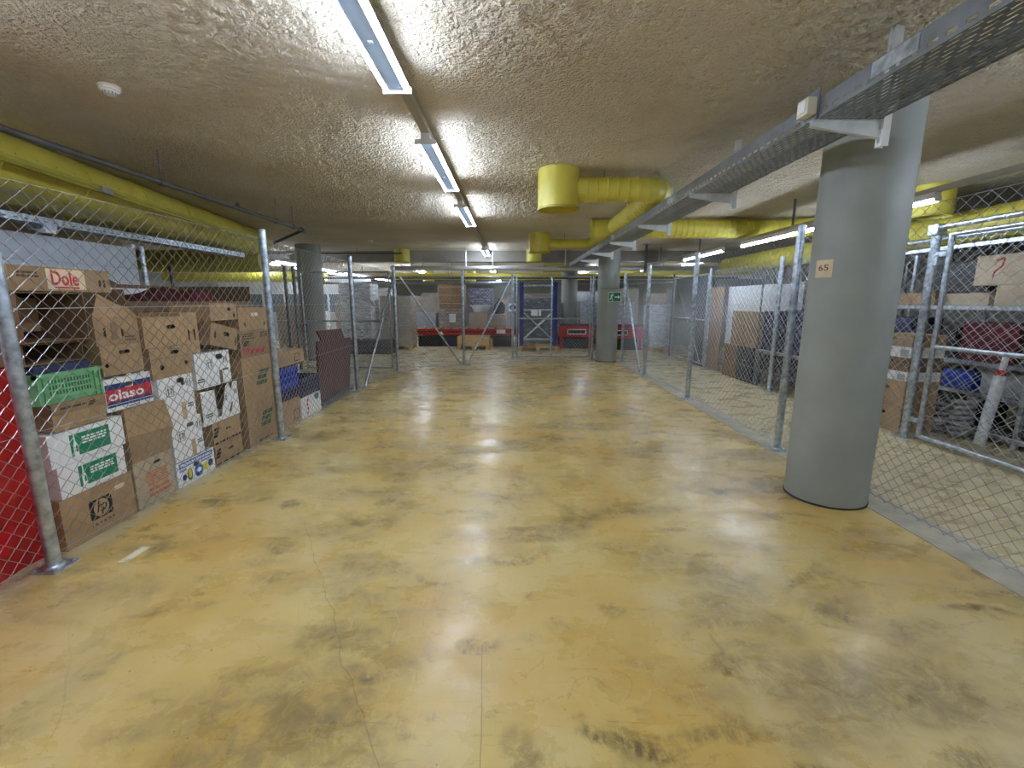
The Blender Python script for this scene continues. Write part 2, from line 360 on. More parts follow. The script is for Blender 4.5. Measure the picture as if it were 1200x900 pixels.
struct('wall_front', MB().box(X0, X1, Y0-0.2, Y0, 0, CEIL), 'wallgrey')
struct('trim_1', MB().box(2.63, 2.90, -3.5, 11.4, 0.0, 0.004), 'strip')
struct('trim_2', MB().box(-13, 8.2, 13.1, 13.5, CEIL-0.3, CEIL), 'concrete')       # ceiling downstand beam

# ------------------------------------------------------------------ round columns
def column(x, y, r, label, name='concrete_column'):
    t = thing(name, label, 'column', (x, y, 0))
    MB().lathe([(0.0, 0.012), (r, 0.012), (r+0.0005, 0.6), (r, 1.4), (r, CEIL), (0, CEIL)], 64).build('shaft', 'concrete_paint', t, True)
    MB().lathe([(0.0, 0.0), (r+0.006, 0.0), (r+0.006, 0.012), (0, 0.012)], 48).build('base_joint', 'dark', t, True)
    return t
col_near = column(2.46, 3.325, 0.272, 'thick grey round concrete column with a small paper tag beside the fence')
def curved_patch(parent, name, r, a0, a1, z0, z1, m, t=0.002, n=8):
    mb = MB(); v = []
    for i in range(n+1):
        a = a0+(a1-a0)*i/n
        for rr in (r+0.0008, r+0.0008+t):
            for z in (z0, z1): v.append((rr*math.cos(a), rr*math.sin(a), z))
    f = []
    for i in range(n):
        o = 4*i; p = o+4
        f += [(o+2, o+3, p+3, p+2), (o, p, p+1, o+1), (o, o+2, p+2, p), (o+1, p+1, p+3, o+3)]
    f += [(0, 1, 3, 2), (4*n, 4*n+2, 4*n+3, 4*n+1)]
    return mb.add(v, f).build(name, m, parent, False)
def wrap_text(parent, s, r, a, cz, width, height, m, bold=0.0):
    me = text_mesh(s, bold); xs = [v.co.x for v in me.vertices]; ys = [v.co.y for v in me.vertices]
    x0, x1, y0, y1 = min(xs), max(xs), min(ys), max(ys)
    for v in me.vertices:
        X = (v.co.x-(x0+x1)/2)/(x1-x0)*width; Z = (v.co.y-(y0+y1)/2)/(y1-y0)*height
        rr = r+(0.0008 if v.co.z > 0 else 0.0); v.co = (rr*math.cos(a+X/r), rr*math.sin(a+X/r), cz+Z)
    me.materials.append(M[m]); return link('lettering', me, parent)
tg = tag(bpy.data.objects.new('paper_tag', None), 'cream paper number tag stuck to the thick grey column', 'sign'); C.objects.link(tg)
tg.location = (2.46, 3.325, 0)
aT = math.radians(-166); curved_patch(tg, 'paper', 0.272, aT-0.24, aT+0.24, 1.665, 1.785, 'print_cream')
wrap_text(tg, '65', 0.2758, aT, 1.732, 0.075, 0.04, 'print_brown')
col_far = column(2.40, 11.42, 0.265, 'grey round column carrying the green exit sign')
column(2.05, 16.4, 0.28, 'grey round column standing between wrapped pallets behind the gate')
column(-5.15, 11.75, 0.30, 'grey round column behind the maroon board and left cage')
# exit sign on the far column (a flat plate facing the bay)
es = thing('exit_sign', 'green emergency exit sign with running figure and arrow', 'sign', (2.50, 11.135, 1.60))
MB().box(-0.155, 0.155, 0, 0.012, -0.115, 0.115).build('back_plate', 'print_white', es)
MB().box(-0.145, 0.145, -0.003, 0.0, -0.105, 0.105).build('green_face', 'sign_green', es)
mb = MB()
mb.lathe([(0, -0.001), (0.014, -0.001), (0.014, 0.001), (0, 0.001)], 10)
mb.v = [(x-0.055, -0.0045+z, y+0.075) for x, y, z in mb.v]
for a, b_, wd in (((-0.06, 0.055), (-0.085, -0.0), 0.014), ((-0.06, 0.05), (-0.025, 0.025), 0.007), ((-0.065, 0.05), (-0.11, 0.03), 0.007), ((-0.085, 0.005), (-0.055, -0.04), 0.009), ((-0.055, -0.04), (-0.06, -0.09), 0.008), ((-0.088, 0.0), (-0.10, -0.05), 0.009), ((-0.10, -0.05), (-0.135, -0.06), 0.008)):
    d = Vector((b_[0]-a[0], b_[1]-a[1])); n_ = Vector((-d.y, d.x)).normalized()*wd
    mb.prism_xz([(a[0]+n_.x, a[1]+n_.y), (b_[0]+n_.x, b_[1]+n_.y), (b_[0]-n_.x, b_[1]-n_.y), (a[0]-n_.x, a[1]-n_.y)], -0.0055, -0.003)
mb.build('running_figure', 'print_white', es)
MB().prism_xz([(0.0, 0.012), (0.08, 0.012), (0.08, 0.045), (0.135, 0.0), (0.08, -0.045), (0.08, -0.012), (0.0, -0.012)], -0.0055, -0.003).build('arrow', 'print_white', es)

# ------------------------------------------------------------------ luminaires
FX = {}
def fixture(x, y0, y1, label, z=2.74, single=False, group=None, name='strip_light'):
    Lh = round(y1-y0, 2); k = (Lh, single)
    if k not in FX:
        hw = 0.030 if single else 0.085
        bd = MB()                    # narrow batten: the tubes sit outboard and also light the ceiling
        if single: bd.box(-0.032, 0.032, 0, Lh, 0.020, 0.075)
        else: bd.box(-0.034, 0.034, 0, Lh, 0.03, 0.075); bd.box(-0.074, 0.074, 0, Lh, 0.024, 0.030); bd.box(-0.048, -0.0445, 0, Lh, -0.002, 0.024); bd.box(0.0445, 0.048, 0, Lh, -0.002, 0.024)
        rf = MB().box(-0.044, 0.044, 0.03, Lh-0.03, 0.004, 0.02)
        caps = [MB().box(-hw, hw, a, a+0.014, -0.012, 0.04 if single else 0.024) for a in (-0.014, Lh)]
        xs = (0,) if single else (-0.064, 0.064)
        rr = 0.017 if single else 0.0125
        tb = [MB().tube((q, 0.0, -0.003 if single else 0.004), (q, Lh, -0.003 if single else 0.004), rr, 8) for q in xs]
        br = MB().box(-0.012, 0.012, Lh*0.66, Lh*0.66+0.02, 0.0, 0.014)
        FX[k] = (bd.mesh('housing', 'white'), rf.mesh('reflector', 'reflector'), [c.mesh('end_cap', 'white') for c in caps], [q.mesh('tube', 'tube', True) for q in tb], br.mesh('clip', 'white'))
    t = thing(name, label, 'light', (x, y0, z), 0, group)
    bd, rf, caps, tb, br = FX[k]
    link('housing', bd, t)
    if not single: link('reflector', rf, t); link('clip', br, t)
    for c in caps: link('end_cap', c, t)
    for q in tb: link('tube', q, t)
    return t
def trunk(x, y0, y1, label, z=2.815, hang=()):
    t = thing('light_trunking', label, 'trunking', (x, 0, z))
    MB().box(-0.03, 0.03, y0, y1, 0, 0.045).build('rail', 'rail', t)
    for h in hang: MB().box(-0.012, 0.012, h-0.012, h+0.012, 0.045, CEIL-z).build('hanger', 'galv_dull', t)
    return t
GL = 'twin-tube lights above the empty bay'
fixture(-0.69, 1.42, 2.97, 'twin-tube light with pale blue reflector, alone over the worn yellow foreground floor')
fixture(-0.69, 3.87, 5.42, 'twin-tube strip light level with the first yellow drum vent')
fixture(-0.69, 6.32, 7.87, 'twin-tube strip light just before the long bare stretch of trunking')
fixture(-0.69, 11.45, 13.0, 'small twin-tube strip light right in front of the concrete beam')
for k, y in enumerate((-1.03, -3.48)): fixture(-0.69, y, y+1.55, 'twin-tube strip light on the trunking at the entrance end', group='entrance end lights')
trunk(-0.69, -3.5, 13.09, 'grey light trunking running along the rough ceiling above the bay', hang=(-2, 0.6, 3.4, 5.9, 8.4, 10.9))
for k, y in enumerate((15.6, 18.2, 20.8, 23.4)): fixture(-0.69, y, y+1.55, 'far twin-tube light in the row beyond the concrete beam', z=2.56, group='far lights beyond the beam')
trunk(-0.69, 13.51, 27, 'far light trunking continuing beyond the concrete beam', z=2.635, hang=(15, 18, 21, 24))
# right aisle: single tubes
RL = ['single-tube light half hidden behind the thick grey column', 'long single-tube light above the white wardrobe', 'long single-tube light above the far wire gate of the right aisle', 'short single-tube light past the gated end of the right aisle']
for lb, (a, b_) in zip(RL, ((4.40, 5.82), (5.96, 7.97), (8.69, 10.6), (12.72, 14.1))): fixture(3.94, a, b_, lb, z=2.42, single=True, name='tube_light')
fixture(3.94, 0.5, 2.9, 'single-tube light above the wire gate at the near end of the right aisle', z=2.42, single=True, name='tube_light')
fixture(-3.08, 0.1, 2.3, 'single-tube light beside the sprinkler pipe over the red tarpaulin', z=2.56, single=True, name='tube_light')  # added out-of-view lamp that brightens the left ceiling and carton pile
fixture(3.94, -2.9, -0.5, 'single-tube light behind the near wire gate at the entrance', z=2.42, single=True, name='tube_light')
trunk(-3.08, -0.2, 2.5, 'short light trunking beside the sprinkler pipe', z=2.635, hang=(0.1, 2.2))  # carrier for the added fill lamp, also out of view
trunk(3.94, -3.5, 14.3, 'grey light trunking running down the right aisle', z=2.495, hang=(1, 3.4, 6.6, 9.8, 12.3))
# left store: twin tubes
for k, (a, b_) in enumerate(((11.9, 13.05), (14.6, 17.0), (17.6, 20.0), (20.6, 23.0))):
    fixture(-6.15, a, b_, ['short twin-tube light beside the left grey column', 'long twin-tube light, first one past the beam in the left store', 'long twin-tube light, second one past the beam in the left store', 'long twin-tube light, third one past the beam in the left store'][k], z=2.5)
trunk(-6.15, 11.2, 13.09, 'light trunking over the left store before the beam', z=2.575, hang=(11.5, 12.9))
trunk(-6.15, 13.51, 24, 'light trunking over the left store after the beam', z=2.575, hang=(15, 19, 23))
for k, (x, a) in enumerate(((-8.8, 15.0), (-8.8, 18.5), (-8.8, 22), (-4.3, 18.0), (-4.3, 21.5), (3.4, 17.5), (3.4, 21.0), (6.6, 15.5), (6.6, 19.0))):
    fixture(x, a, a+2.4, {-8.8: 'distant twin-tube light in the row over the glazed partition side', -4.3: 'distant twin-tube light in the row over the white back-row pallets', 3.4: 'distant twin-tube light in the row behind the exit-sign column', 6.6: 'distant twin-tube light in the row along the right store wall'}[x], z=2.825, group={-8.8: 'glazed side light row', -4.3: 'white pallet light row', 3.4: 'exit column light row', 6.6: 'right wall light row'}[x])

# ------------------------------------------------------------------ yellow ventilation ducts
def bend(p, c, q, n=7):            # corner rounded from p over c to q (quadratic)
    p, c, q = Vector(p), Vector(c), Vector(q)
    return [p*(1-t)**2 + c*2*t*(1-t) + q*t*t for t in [i/(n-1) for i in range(n)]]
def dense(pts, step=0.12):
    out = [Vector(pts[0])]
    for a, b_ in zip(pts[:-1], pts[1:]):
        a, b_ = Vector(a), Vector(b_); k = max(1, round((b_-a).length/step))
        out += [a+(b_-a)*i/k for i in range(1, k+1)]
    return out
def ribbed(mb, pts, r, n=28):      # spiral-seam look: a fine proud seam at every ring
    P = []; R = []
    for i, p in enumerate(pts):
        if 0 < i < len(pts)-1:
            d = (pts[i+1]-pts[i-1]).normalized()*0.006
            P += [p-d, p-d*0.4, p+d*0.4, p+d]; R += [r, r+0.006, r+0.006, r]
        else: P.append(p); R.append(r)
    return mb.path(P, R, n)
def drum(t, x, y, r, z0):
    MB().lathe([(0, CEIL-0.002), (r, CEIL-0.002), (r, z0), (r-0.012, z0), (r-0.016, z0+0.02), (r-0.03, z0+0.06), (0, z0+0.065)], 40, (x, y, 0)).build('inlet_drum', 'yellow', t, True)
    MB().lathe([(0.03, z0+0.062), (0.045, z0+0.03), (0.0, z0+0.022)], 16, (x, y, 0)).build('damper_disc', 'yellow_dk', t, True)
    MB().lathe([(r+0.002, z0), (r+0.006, z0+0.004), (r+0.006, z0+0.02), (r+0.002, z0+0.024)], 40, (x, y, 0)).build('rim', 'yellow_dk', t, True)
d1 = thing('drum_vent', 'large yellow drum vent with a round duct elbow hanging over the bay', 'vent', (0, 0, 0))
drum(d1, 0.51, 5.2, 0.225, 2.48)
pts = dense([(0.70, 5.2, 2.695), (1.36, 5.2, 2.695)]) + bend((1.36, 5.2, 2.695), (1.68, 5.2, 2.695), (1.68, 5.5, 2.695))[1:] + dense([(1.68, 5.5, 2.695), (1.68, 7.62, 2.70)])[1:]
ribbed(MB(), pts, 0.125).build('duct', 'yellow', d1, True)
for x in (1.0,): MB().tube((x, 5.2, 2.78), (x, 5.2, CEIL), 0.006, 6).build('hanger_rod', 'galv_dull', d1)
MB().tube((1.68, 6.9, 2.8), (1.68, 6.9, CEIL), 0.012, 6).build('hanger_rod', 'yellow', d1)
d2 = thing('drum_vent', 'smaller yellow drum vent with straight duct in front of the concrete beam', 'vent', (0, 0, 0))
drum(d2, 0.58, 9.8, 0.225, 2.50)
pts = dense([(0.78, 9.8, 2.69), (1.40, 9.8, 2.69)]) + bend((1.40, 9.8, 2.69), (1.70, 9.8, 2.69), (1.70, 9.5, 2.69))[1:] + dense([(1.70, 9.5, 2.69), (1.70, 8.18, 2.69)])[1:]
ribbed(MB(), pts, 0.10).build('duct', 'yellow', d2, True)
MB().tube((1.1, 9.8, 2.78), (1.1, 9.8, CEIL), 0.006, 6).build('hanger_rod', 'galv_dull', d2)
mn = thing('spiral_duct', 'thick yellow spiral duct crossing above the perforated cable tray', 'duct', (0, 0, 0))
pts = dense([(1.36, 8.0, 2.715), (4.55, 8.0, 2.715)], 0.1) + bend((4.55, 8.0, 2.715), (5.15, 8.0, 2.715), (5.2, 7.4, 2.715))[1:] + dense([(5.2, 7.4, 2.715), (5.2, 5.95, 2.715)])[1:]
ribbed(MB(), pts, 0.156, 32).build('duct', 'yellow', mn, True)
MB().lathe([(0, -0.02), (0.162, -0.02), (0.162, 0.03), (0.156, 0.03)], 32).build('end_cap', 'yellow_dk', mn, True).matrix_local = Matrix.Translation((1.36, 8, 2.715)) @ Matrix.Rotation(PI/2, 4, 'Y')
drum(mn, 5.2, 5.85, 0.2, 2.52)
# low ducts further away
def run_duct(label, pts, r, vents=(), hang=()):
    t = thing('round_duct', label, 'duct'); ribbed(MB(), dense(pts, 0.3), r, 24).build('duct', 'yellow', t, True)
    for x, y, z0 in vents: drum(t, x, y, 0.24, z0)
    for x, y in hang: MB().tube((x, y, pts[0][2]+r-0.01), (x, y, CEIL), 0.006, 6).build('hanger_rod', 'galv_dull', t)
    return t
run_duct('long yellow round duct running above the right cage shelving', [(5.75, 0.5, 2.42), (5.75, 12.4, 2.42)], 0.2, hang=((5.75, 3), (5.75, 7), (5.75, 11)))
run_duct('far yellow round duct crossing behind the silver pipe', [(-4.6, 17.5, 2.42), (7.6, 17.5, 2.42)], 0.12, vents=(), hang=((-2.5, 17.5), (1.2, 17.5), (5, 17.5)))
run_duct('far yellow round duct crossing in the left store', [(-12.5, 16.6, 2.36), (-6.7, 16.6, 2.36)], 0.18, hang=((-8.0, 16.6), (-11.5, 16.6)))
run_duct('yellow round duct just past the beam above the red rack frame', [(2.75, 14.6, 2.45), (7.6, 14.6, 2.45)], 0.15, hang=((4.2, 14.6),))
run_duct('short yellow round duct just past the beam on the cable tray side', [(1.0, 14.9, 2.56), (1.85, 14.9, 2.56)], 0.14, hang=((1.4, 14.9),))
for k, (x, y, z0, lb) in enumerate(((0.60, 12.75, 2.55, 'small yellow drum vent touching the beam near the silver pipe end'), (-3.02, 12.75, 2.55, 'small yellow drum vent touching the beam near the left cage corner'))):
    t = thing('drum_vent', lb, 'vent'); drum(t, x, y, 0.21, z0)
for x, y in ((-3.4, 18.9), (-1.7, 18.9)):
    t = thing('drum_vent', 'far yellow drum vent over the brown back-row cartons' if x < -2 else 'far yellow drum vent over the navy back-row goods', 'vent'); drum(t, x, y, 0.22, 2.3)
# big oval duct in the left cage (runs 8.6 degrees off the bay's axis)
ov = thing('oval_duct', 'large yellow oval duct with riveted seam along the left cage ceiling', 'duct', (-4.02, 3.9, 2.655), math.radians(8.8))
mb = MB(); n = 36; sec = []
for j in range(n):
    a = 2*PI*j/n; cx = 0.27 if math.cos(a) > 0 else -0.27
    sec.append((cx*0.9+0.36*math.cos(a)*0.75 - 0.51, 0.232*math.sin(a)))
ys = [-3.7 + 0.9*i for i in range(12)]
v = []
for y in ys:
    for dy, k in ((-0.012, 1.0), (-0.006, 1.02), (0.006, 1.02), (0.012, 1.0)):
        v += [((x+0.51)*k-0.51, min(y, 5.6)+dy, z*k) for x, z in sec]
k = len(v)//n
mb.add(v, [(i*n+j, i*n+(j+1) % n, (i+1)*n+(j+1) % n, (i+1)*n+j) for i in range(k-1) for j in range(n)] + [tuple(range(n)), tuple(range((k-1)*n, k*n))])
mb.build('duct', 'yellow', ov, True)
MB().path([( -0.30+0.30*1.02*0+0.30, y, -0.04) for y in (-3.7, 0, 5.6)], 0.012, 8).build('seam_rail', 'yellow_dk', ov, True).location = (0.02, 0, 0)
MB().box(-0.012, 0.012, -3.7, 5.6, -0.075, -0.005).build('seam_flange', 'yellow_dk', ov)
rv = MB().lathe([(0, 0.006), (0.007, 0.004), (0.009, 0.0)], 8).mesh('rivet', 'yellow_dk', True)
for i in range(46):
    for zz in (-0.10, 0.02): link('rivet', rv, ov, 0, (0.005+(-0.010 if zz < -0.05 else 0.006), -3.6+0.2*i, zz), (0, PI/2, 0))
MB().box(-0.02, 0.02, 0.9, 1.05, -0.075, -0.015).build('inspection_cap', 'grey_pl', ov).location = (0.02, 0, 0)
for yy in (-1.0, 2.6, 5.2): MB().box(-0.52, -0.48, yy, yy+0.04, 0.20, 0.245).build('hanger', 'galv_dull', ov)
run_duct('yellow duct branch turning off at the end of the oval duct', [(-5.4, 10.1, 2.36), (-12.5, 10.1, 2.36)], 0.24, hang=((-7, 10.1), (-10, 10.1)))

# ------------------------------------------------------------------ cable tray with brackets
ct = thing('cable_tray', 'long perforated steel cable tray on white brackets beside the columns', 'cable tray', (0, 0, 0))
TXL, TXR, TZ = 1.613, 1.953, 2.45
YA, YB = -1.2, 12.9
mb = MB(); nx = 13; py = 0.075; px_ = (TXR-TXL)/nx
ny = int((YB-YA)/py)
for i in range(nx):
    xa = TXL+i*px_; xb = xa+px_; sa, sb = xa+px_*0.30, xb-px_*0.30
    off = (i % 2)*py*0.5
    mb.box(xa, sa, YA, YB, TZ, TZ+0.0015); mb.box(sb, xb, YA, YB, TZ, TZ+0.0015)
    for j in range(ny):
        y = YA+j*py+off; mb.box(sa, sb, y, min(y+py*0.32, YB), TZ, TZ+0.0015)
o = mb.build('perforated_base', 'tray', ct); o['kind'] = 'stuff'
def side(x, name):
    mb = MB(); mb.box(x-0.001, x+0.001, YA, YB, TZ+0.035, TZ+0.10); mb.box(x-0.001, x+0.001, YA, YB, TZ, TZ+0.018)
    y = YA
    while y < YB-0.1: mb.box(x-0.001, x+0.001, y, y+0.03, TZ+0.018, TZ+0.035); y += 0.075
    s = -1 if x < 1.8 else 1
    mb.box(min(x, x-s*0.012), max(x, x-s*0.012), YA, YB, TZ+0.098, TZ+0.10)
    return mb.build(name, 'tray', ct)
side(TXL, 'side_rail'); side(TXR, 'side_rail')
for y in (2.11, 4.8, 7.5): MB().box(TXL-0.004, TXL-0.001, y-0.12, y+0.12, TZ+0.03, TZ+0.095).build('joint_plate', 'galv', ct)
mbk = MB()                           # bracket: tapered cantilever web with flanges, on a slotted channel post
mbk.prism_xz([(-0.40, -0.004), (-0.02, -0.004), (-0.02, -0.085), (-0.40, -0.028)], -0.002, 0.002)
mbk.box(-0.40, -0.02, -0.022, 0.022, -0.004, -0.001)
mbk.add([(-0.40, -0.012, -0.028), (-0.02, -0.012, -0.085), (-0.02, 0.012, -0.085), (-0.40, 0.012, -0.028), (-0.40, -0.012, -0.031), (-0.02, -0.012, -0.088), (-0.02, 0.012, -0.088), (-0.40, 0.012, -0.031)], [(0, 1, 2, 3), (4, 7, 6, 5), (0, 4, 5, 1), (2, 6, 7, 3), (0, 3, 7, 4), (1, 5, 6, 2)])
arm = mbk.mesh('bracket', 'bracket')
mp_ = MB()
hh = CEIL-TZ
mp_.box(-0.02, 0.02, -0.02, -0.017, -0.13, hh); mp_.box(-0.02, 0.02, 0.017, 0.02, -0.13, hh)
for s in (-1,):
    mp_.box(-0.022, -0.019, -0.022, -0.009, -0.13, hh); mp_.box(-0.022, -0.019, 0.009, 0.022, -0.13, hh)
    z = -0.13
    while z < hh-0.06: mp_.box(-0.022, -0.019, -0.009, 0.009, z, min(z+0.016, hh)); z += 0.045
post_m = mp_.mesh('channel_post', 'bracket')
for y in (0.94, 2.62, 4.28, 5.96, 7.62, 9.27, 10.84):
    b_ = link('bracket', arm, ct, 0, (TXR+0.045, y, TZ)); link('channel_post', post_m, b_, 0, (0.0, 0, 0))
jb = thing('junction_box', 'small cream junction box clipped to the cable tray edge', 'box', (TXL-0.03, 2.625, TZ+0.055))
MB().box(-0.035, 0.02, -0.045, 0.045, -0.035, 0.05).build('housing', 'cream', jb, bevel=0.006)
MB().box(-0.04, -0.035, -0.032, 0.032, -0.02, 0.036).build('cover', 'white', jb, bevel=0.002)
MB().box(0.02, 0.028, -0.05, 0.055, -0.055, 0.09).build('mounting_plate', 'galv_dull', jb)

# ------------------------------------------------------------------ pipes, smoke detectors, ceiling bits
sp = thing('sprinkler_pipe', 'dark grey sprinkler pipe hanging on rods over the left fence', 'pipe', (0, 0, 0))
mb = MB().tube((-3.30, -3, 2.6), (-3.30, 7.4, 2.6), 0.024, 12); mb.build('pipe', 'pipe_dark', sp, True)
MB().tube((-3.30, 7.4, 2.6), (-3.95, 7.75, 2.45), 0.022, 12).build('pipe', 'pipe_dark', sp, True)
MB().tube((-3.30, 7.34, 2.6), (-3.30, 7.46, 2.6), 0.04, 12).build('fitting', 'pipe_dark', sp, True)
for y in (0.2, 4.5, 6.6, 7.1):
    MB().tube((-3.30, y, 2.6), (-3.30, y, CEIL), 0.006, 6).build('hanger_rod', 'galv_dull', sp)
    MB().tube((-3.30, y-0.03, 2.6), (-3.30, y+0.03, 2.6), 0.032, 12).build('clamp', 'pipe_dark', sp, True)
MB().tube((-3.30, 2.95, 2.62), (-3.30, 2.95, 2.66), 0.018, 10).build('sprinkler_head', 'pipe_dark', sp, True)
MB().tube((-3.30, 5.7, 2.62), (-3.30, 5.7, 2.66), 0.018, 10).build('sprinkler_head', 'pipe_dark', sp, True)
fp = thing('lagged_pipe', 'silver lagged pipe crossing the far end under the beam', 'pipe', (0, 0, 0))
MB().path(dense([(-3.3, 12.6, 2.38), (6.2, 12.6, 2.38)], 0.5), 0.065, 16).build('pipe', 'silver', fp, True)
for x in (-1.25, 0.58-1.1, 1.45, 4.0): MB().tube((x, 12.6, 2.40), (x, 12.6, CEIL), 0.018, 8).build('hanger_rod', 'silver', fp)
fp2 = thing('service_pipe', 'thin grey service pipe hung below the ceiling of the left store', 'pipe')
MB().tube((-8.5, 12.3, 2.75), (-2.9, 12.3, 2.75), 0.02, 8).build('pipe', 'pipe_dark', fp2, True)
for x in (-4.1, -2.95, -6.5): MB().tube((x, 12.3, 2.75), (x, 12.3, CEIL), 0.008, 6).build('hanger_rod', 'galv_dull', fp2)
for k, (y, z, r_, m_, lb) in enumerate(((14.05, 2.76, 0.035, 'pipe_dark', 'dark pipe crossing the store just past the beam'), (15.9, 2.30, 0.045, 'pipe_dark', 'dark pipe crossing the store above the red rack'), (16.9, 2.16, 0.05, 'galv_dull', 'dull steel conduit crossing low in front of the far yellow duct'))):
    t = thing('service_pipe', lb, 'pipe'); MB().tube((-7.5, y, z), (7.8, y, z), r_, 10).build('pipe', m_, t, True)
    for x in (-6.9, -2.2, 1.35, 5.2): MB().tube((x, y, z), (x, y, CEIL), 0.008, 6).build('hanger_rod', 'galv_dull', t)
def smoke(x, y, label):
    t = thing('smoke_detector', label, 'smoke detector', (x, y, CEIL))
    MB().lathe([(0, 0), (0.062, 0), (0.062, -0.012), (0.058, -0.016), (0, -0.016)], 28).build('base', 'cream', t, True)
    MB().lathe([(0.054, -0.016), (0.056, -0.03), (0.046, -0.034), (0.046, -0.040), (0.036, -0.044), (0.034, -0.056), (0.0, -0.058)], 28).build('head', 'white', t, True)
    sl = MB().box(0.036, 0.040, -0.004, 0.004, -0.055, -0.036).mesh('vent_slot', 'grey_pl')
    for i in range(12): link('vent_slot', sl, t, 0, None, (0, 0, 2*PI*i/12))
smoke(-2.66, 3.27, 'white round smoke detector on the rough ceiling near the left cage')
smoke(-3.3, 10.9, 'white round smoke detector on the ceiling over the left cage corner')
for x, y, lb in ((3.35, 11.6, 'dark round ceiling bracket with dropping rod past the right fence'),):
    t = thing('ceiling_rose', lb, 'bracket', (x, y, 0))
    MB().tube((0, 0, CEIL-0.02), (0, 0, CEIL), 0.10, 20).build('plate', 'galv_dull', t, True)
    MB().tube((0, 0, 2.2), (0, 0, CEIL-0.02), 0.03, 10).build('rod', 'pipe_dark', t, True)
    MB().tube((0, 0, 2.14), (0, 0, 2.2), 0.025, 10, 0.012).build('nozzle', 'white', t, True)
# perforated tray over the white partition inside the left cage
t2 = thing('wall_cable_tray', 'galvanised cable tray above the white partition in the left cage', 'cable tray', (-4.95, 0, 2.30))
MB().box(-0.2, 0.0, 0.5, 8.6, 0, 0.002).build('base', 'galv_dull', t2); MB().box(-0.002, 0, 0.5, 8.6, 0.002, 0.075).build('side_rail', 'galv', t2); MB().box(-0.2, -0.198, 0.5, 8.6, 0.002, 0.075).build('side_rail', 'galv', t2)
sl = MB().box(0.0, 0.0008, -0.018, 0.018, -0.004, 0.004).mesh('slot', 'dark')
for i in range(80): link('slot', sl, t2, 0, (0, 0.6+0.1*i, 0.03))
for y in (1.2, 4.95, 8.0):
    MB().box(-0.12, -0.10, y, y+0.03, 0.0, CEIL-2.30).build('hanger', 'galv_dull', t2)
MB().box(-0.12, 0.06, 4.9, 5.05, -0.06, 0.0).build('clamp', 'galv', t2); MB().box(0.0, 0.06, 4.92, 5.03, -0.09, -0.06).build('cable_gland', 'white', t2)

# ------------------------------------------------------------------ chain-link fences
NET = {}
def net_mesh(L, H, d=0.092, h=0.084, r=0.0020):
    k = (round(L, 3), round(H, 3))
    if k in NET: return NET[k]
    n = max(2, round(L/(d/2))); step = L/n; m = int(H/(h/2))
    v = []; f = []
    for i in range(n):
        fl = i % 2; base = len(v)
        for j in range(m+1):
            s = (j+fl) % 2; x = (i+s)*step; z = j*h/2; y = 0.0028 if s else -0.0028
            for q in range(3):
                a = 2*PI*q/3+0.5; v.append((x+r*1.25*math.cos(a), y+r*1.25*math.sin(a), z))
        for j in range(m):
            for q in range(3):
                a = base+j*3; b_ = a+3; f.append((a+q, a+(q+1) % 3, b_+(q+1) % 3, b_+q))
    me = bpy.data.meshes.new('wire_mesh'); me.from_pydata(v, [], f); me.materials.append(M['wire'])
    NET[k] = me; return me
def net(parent, p, q, z0=0.03, H=2.12, name='wire_mesh'):
    p = Vector(p); q = Vector(q); d = q-p
    o = link(name, net_mesh(d.length, H), parent, 0, (p.x, p.y, z0), (0, 0, math.atan2(d.y, d.x)))
    return o
PM = {}
def post(parent, x, y, h=2.22, r=0.034, plate=True, m='galv'):
    k = (h, r, m)
    if k not in PM:
        PM[k] = (MB().lathe([(0, 0.01), (r, 0.01), (r, h-0.02), (r+0.004, h-0.02), (r+0.004, h-0.004), (r*0.6, h+0.008), (0, h+0.012)], 18).mesh('post', m, True),)
    p = link('post', PM[k][0], parent, 0, (x, y, 0))
    if plate:
        if 'plate' not in PM:
            PM['plate'] = MB().box(-0.075, 0.075, -0.075, 0.075, 0.0, 0.010).mesh('base_plate', 'galv')
            PM['collar'] = MB().lathe([(0.034, 0.01), (0.048, 0.01), (0.040, 0.024), (0.034, 0.026)], 18).mesh('weld_collar', 'galv', True)
            PM['bolt'] = MB().tube((0, 0, 0.01), (0, 0, 0.024), 0.011, 6).mesh('bolt', 'galv')
        pl = link('base_plate', PM['plate'], p); link('weld_collar', PM['collar'], p)
        for bx in (-0.055, 0.055):
            for by in (-0.055, 0.055): link('bolt', PM['bolt'], p, 0, (bx, by, 0))
    return p
def wires(parent, p, q, zs):
    for z in zs: MB().tube((p[0], p[1], z), (q[0], q[1], z), 0.0022, 5).build('tension_wire', 'wire', parent)
def bar(parent, a, b_, r=0.02, name='brace', m='galv'):
    return MB().tube(a, b_, r, 12).build(name, m, parent, True)

FLX = -2.62
fl = thing('chain_link_fence', 'chain-link fence along the stacked cartons, posts bolted to the yellow floor', 'fence')
ysL = (-0.1, 2.34, 4.79, 7.50)
xsL = (-2.62, -2.62, -2.555, -2.625)
for x, y in zip(xsL, ysL): post(fl, x, y)
for xa_, a, xb_, b_ in zip(xsL[:-1], ysL[:-1], xsL[1:], ysL[1:]):
    net(fl, (xa_-0.035, a), (xb_-0.035, b_)); wires(fl, (xa_-0.035, a), (xb_-0.035, b_), (0.06, 0.78, 1.46, 2.13))
net(fl, (FLX-0.03, -3.0), (FLX-0.03, -0.1))
# last, braced bay up to the corner post
post(fl, -2.47, 9.62)
net(fl, (FLX-0.03, 7.5), (-2.50, 9.60)); wires(fl, (FLX-0.03, 7.5), (-2.50, 9.62), (0.06, 2.13))
bar(fl, (-2.46, 9.56, 2.0), (-2.58, 7.75, 0.03))
MB().box(-2.63, -2.53, 7.68, 7.80, 0, 0.012).build('brace_foot', 'galv', fl)
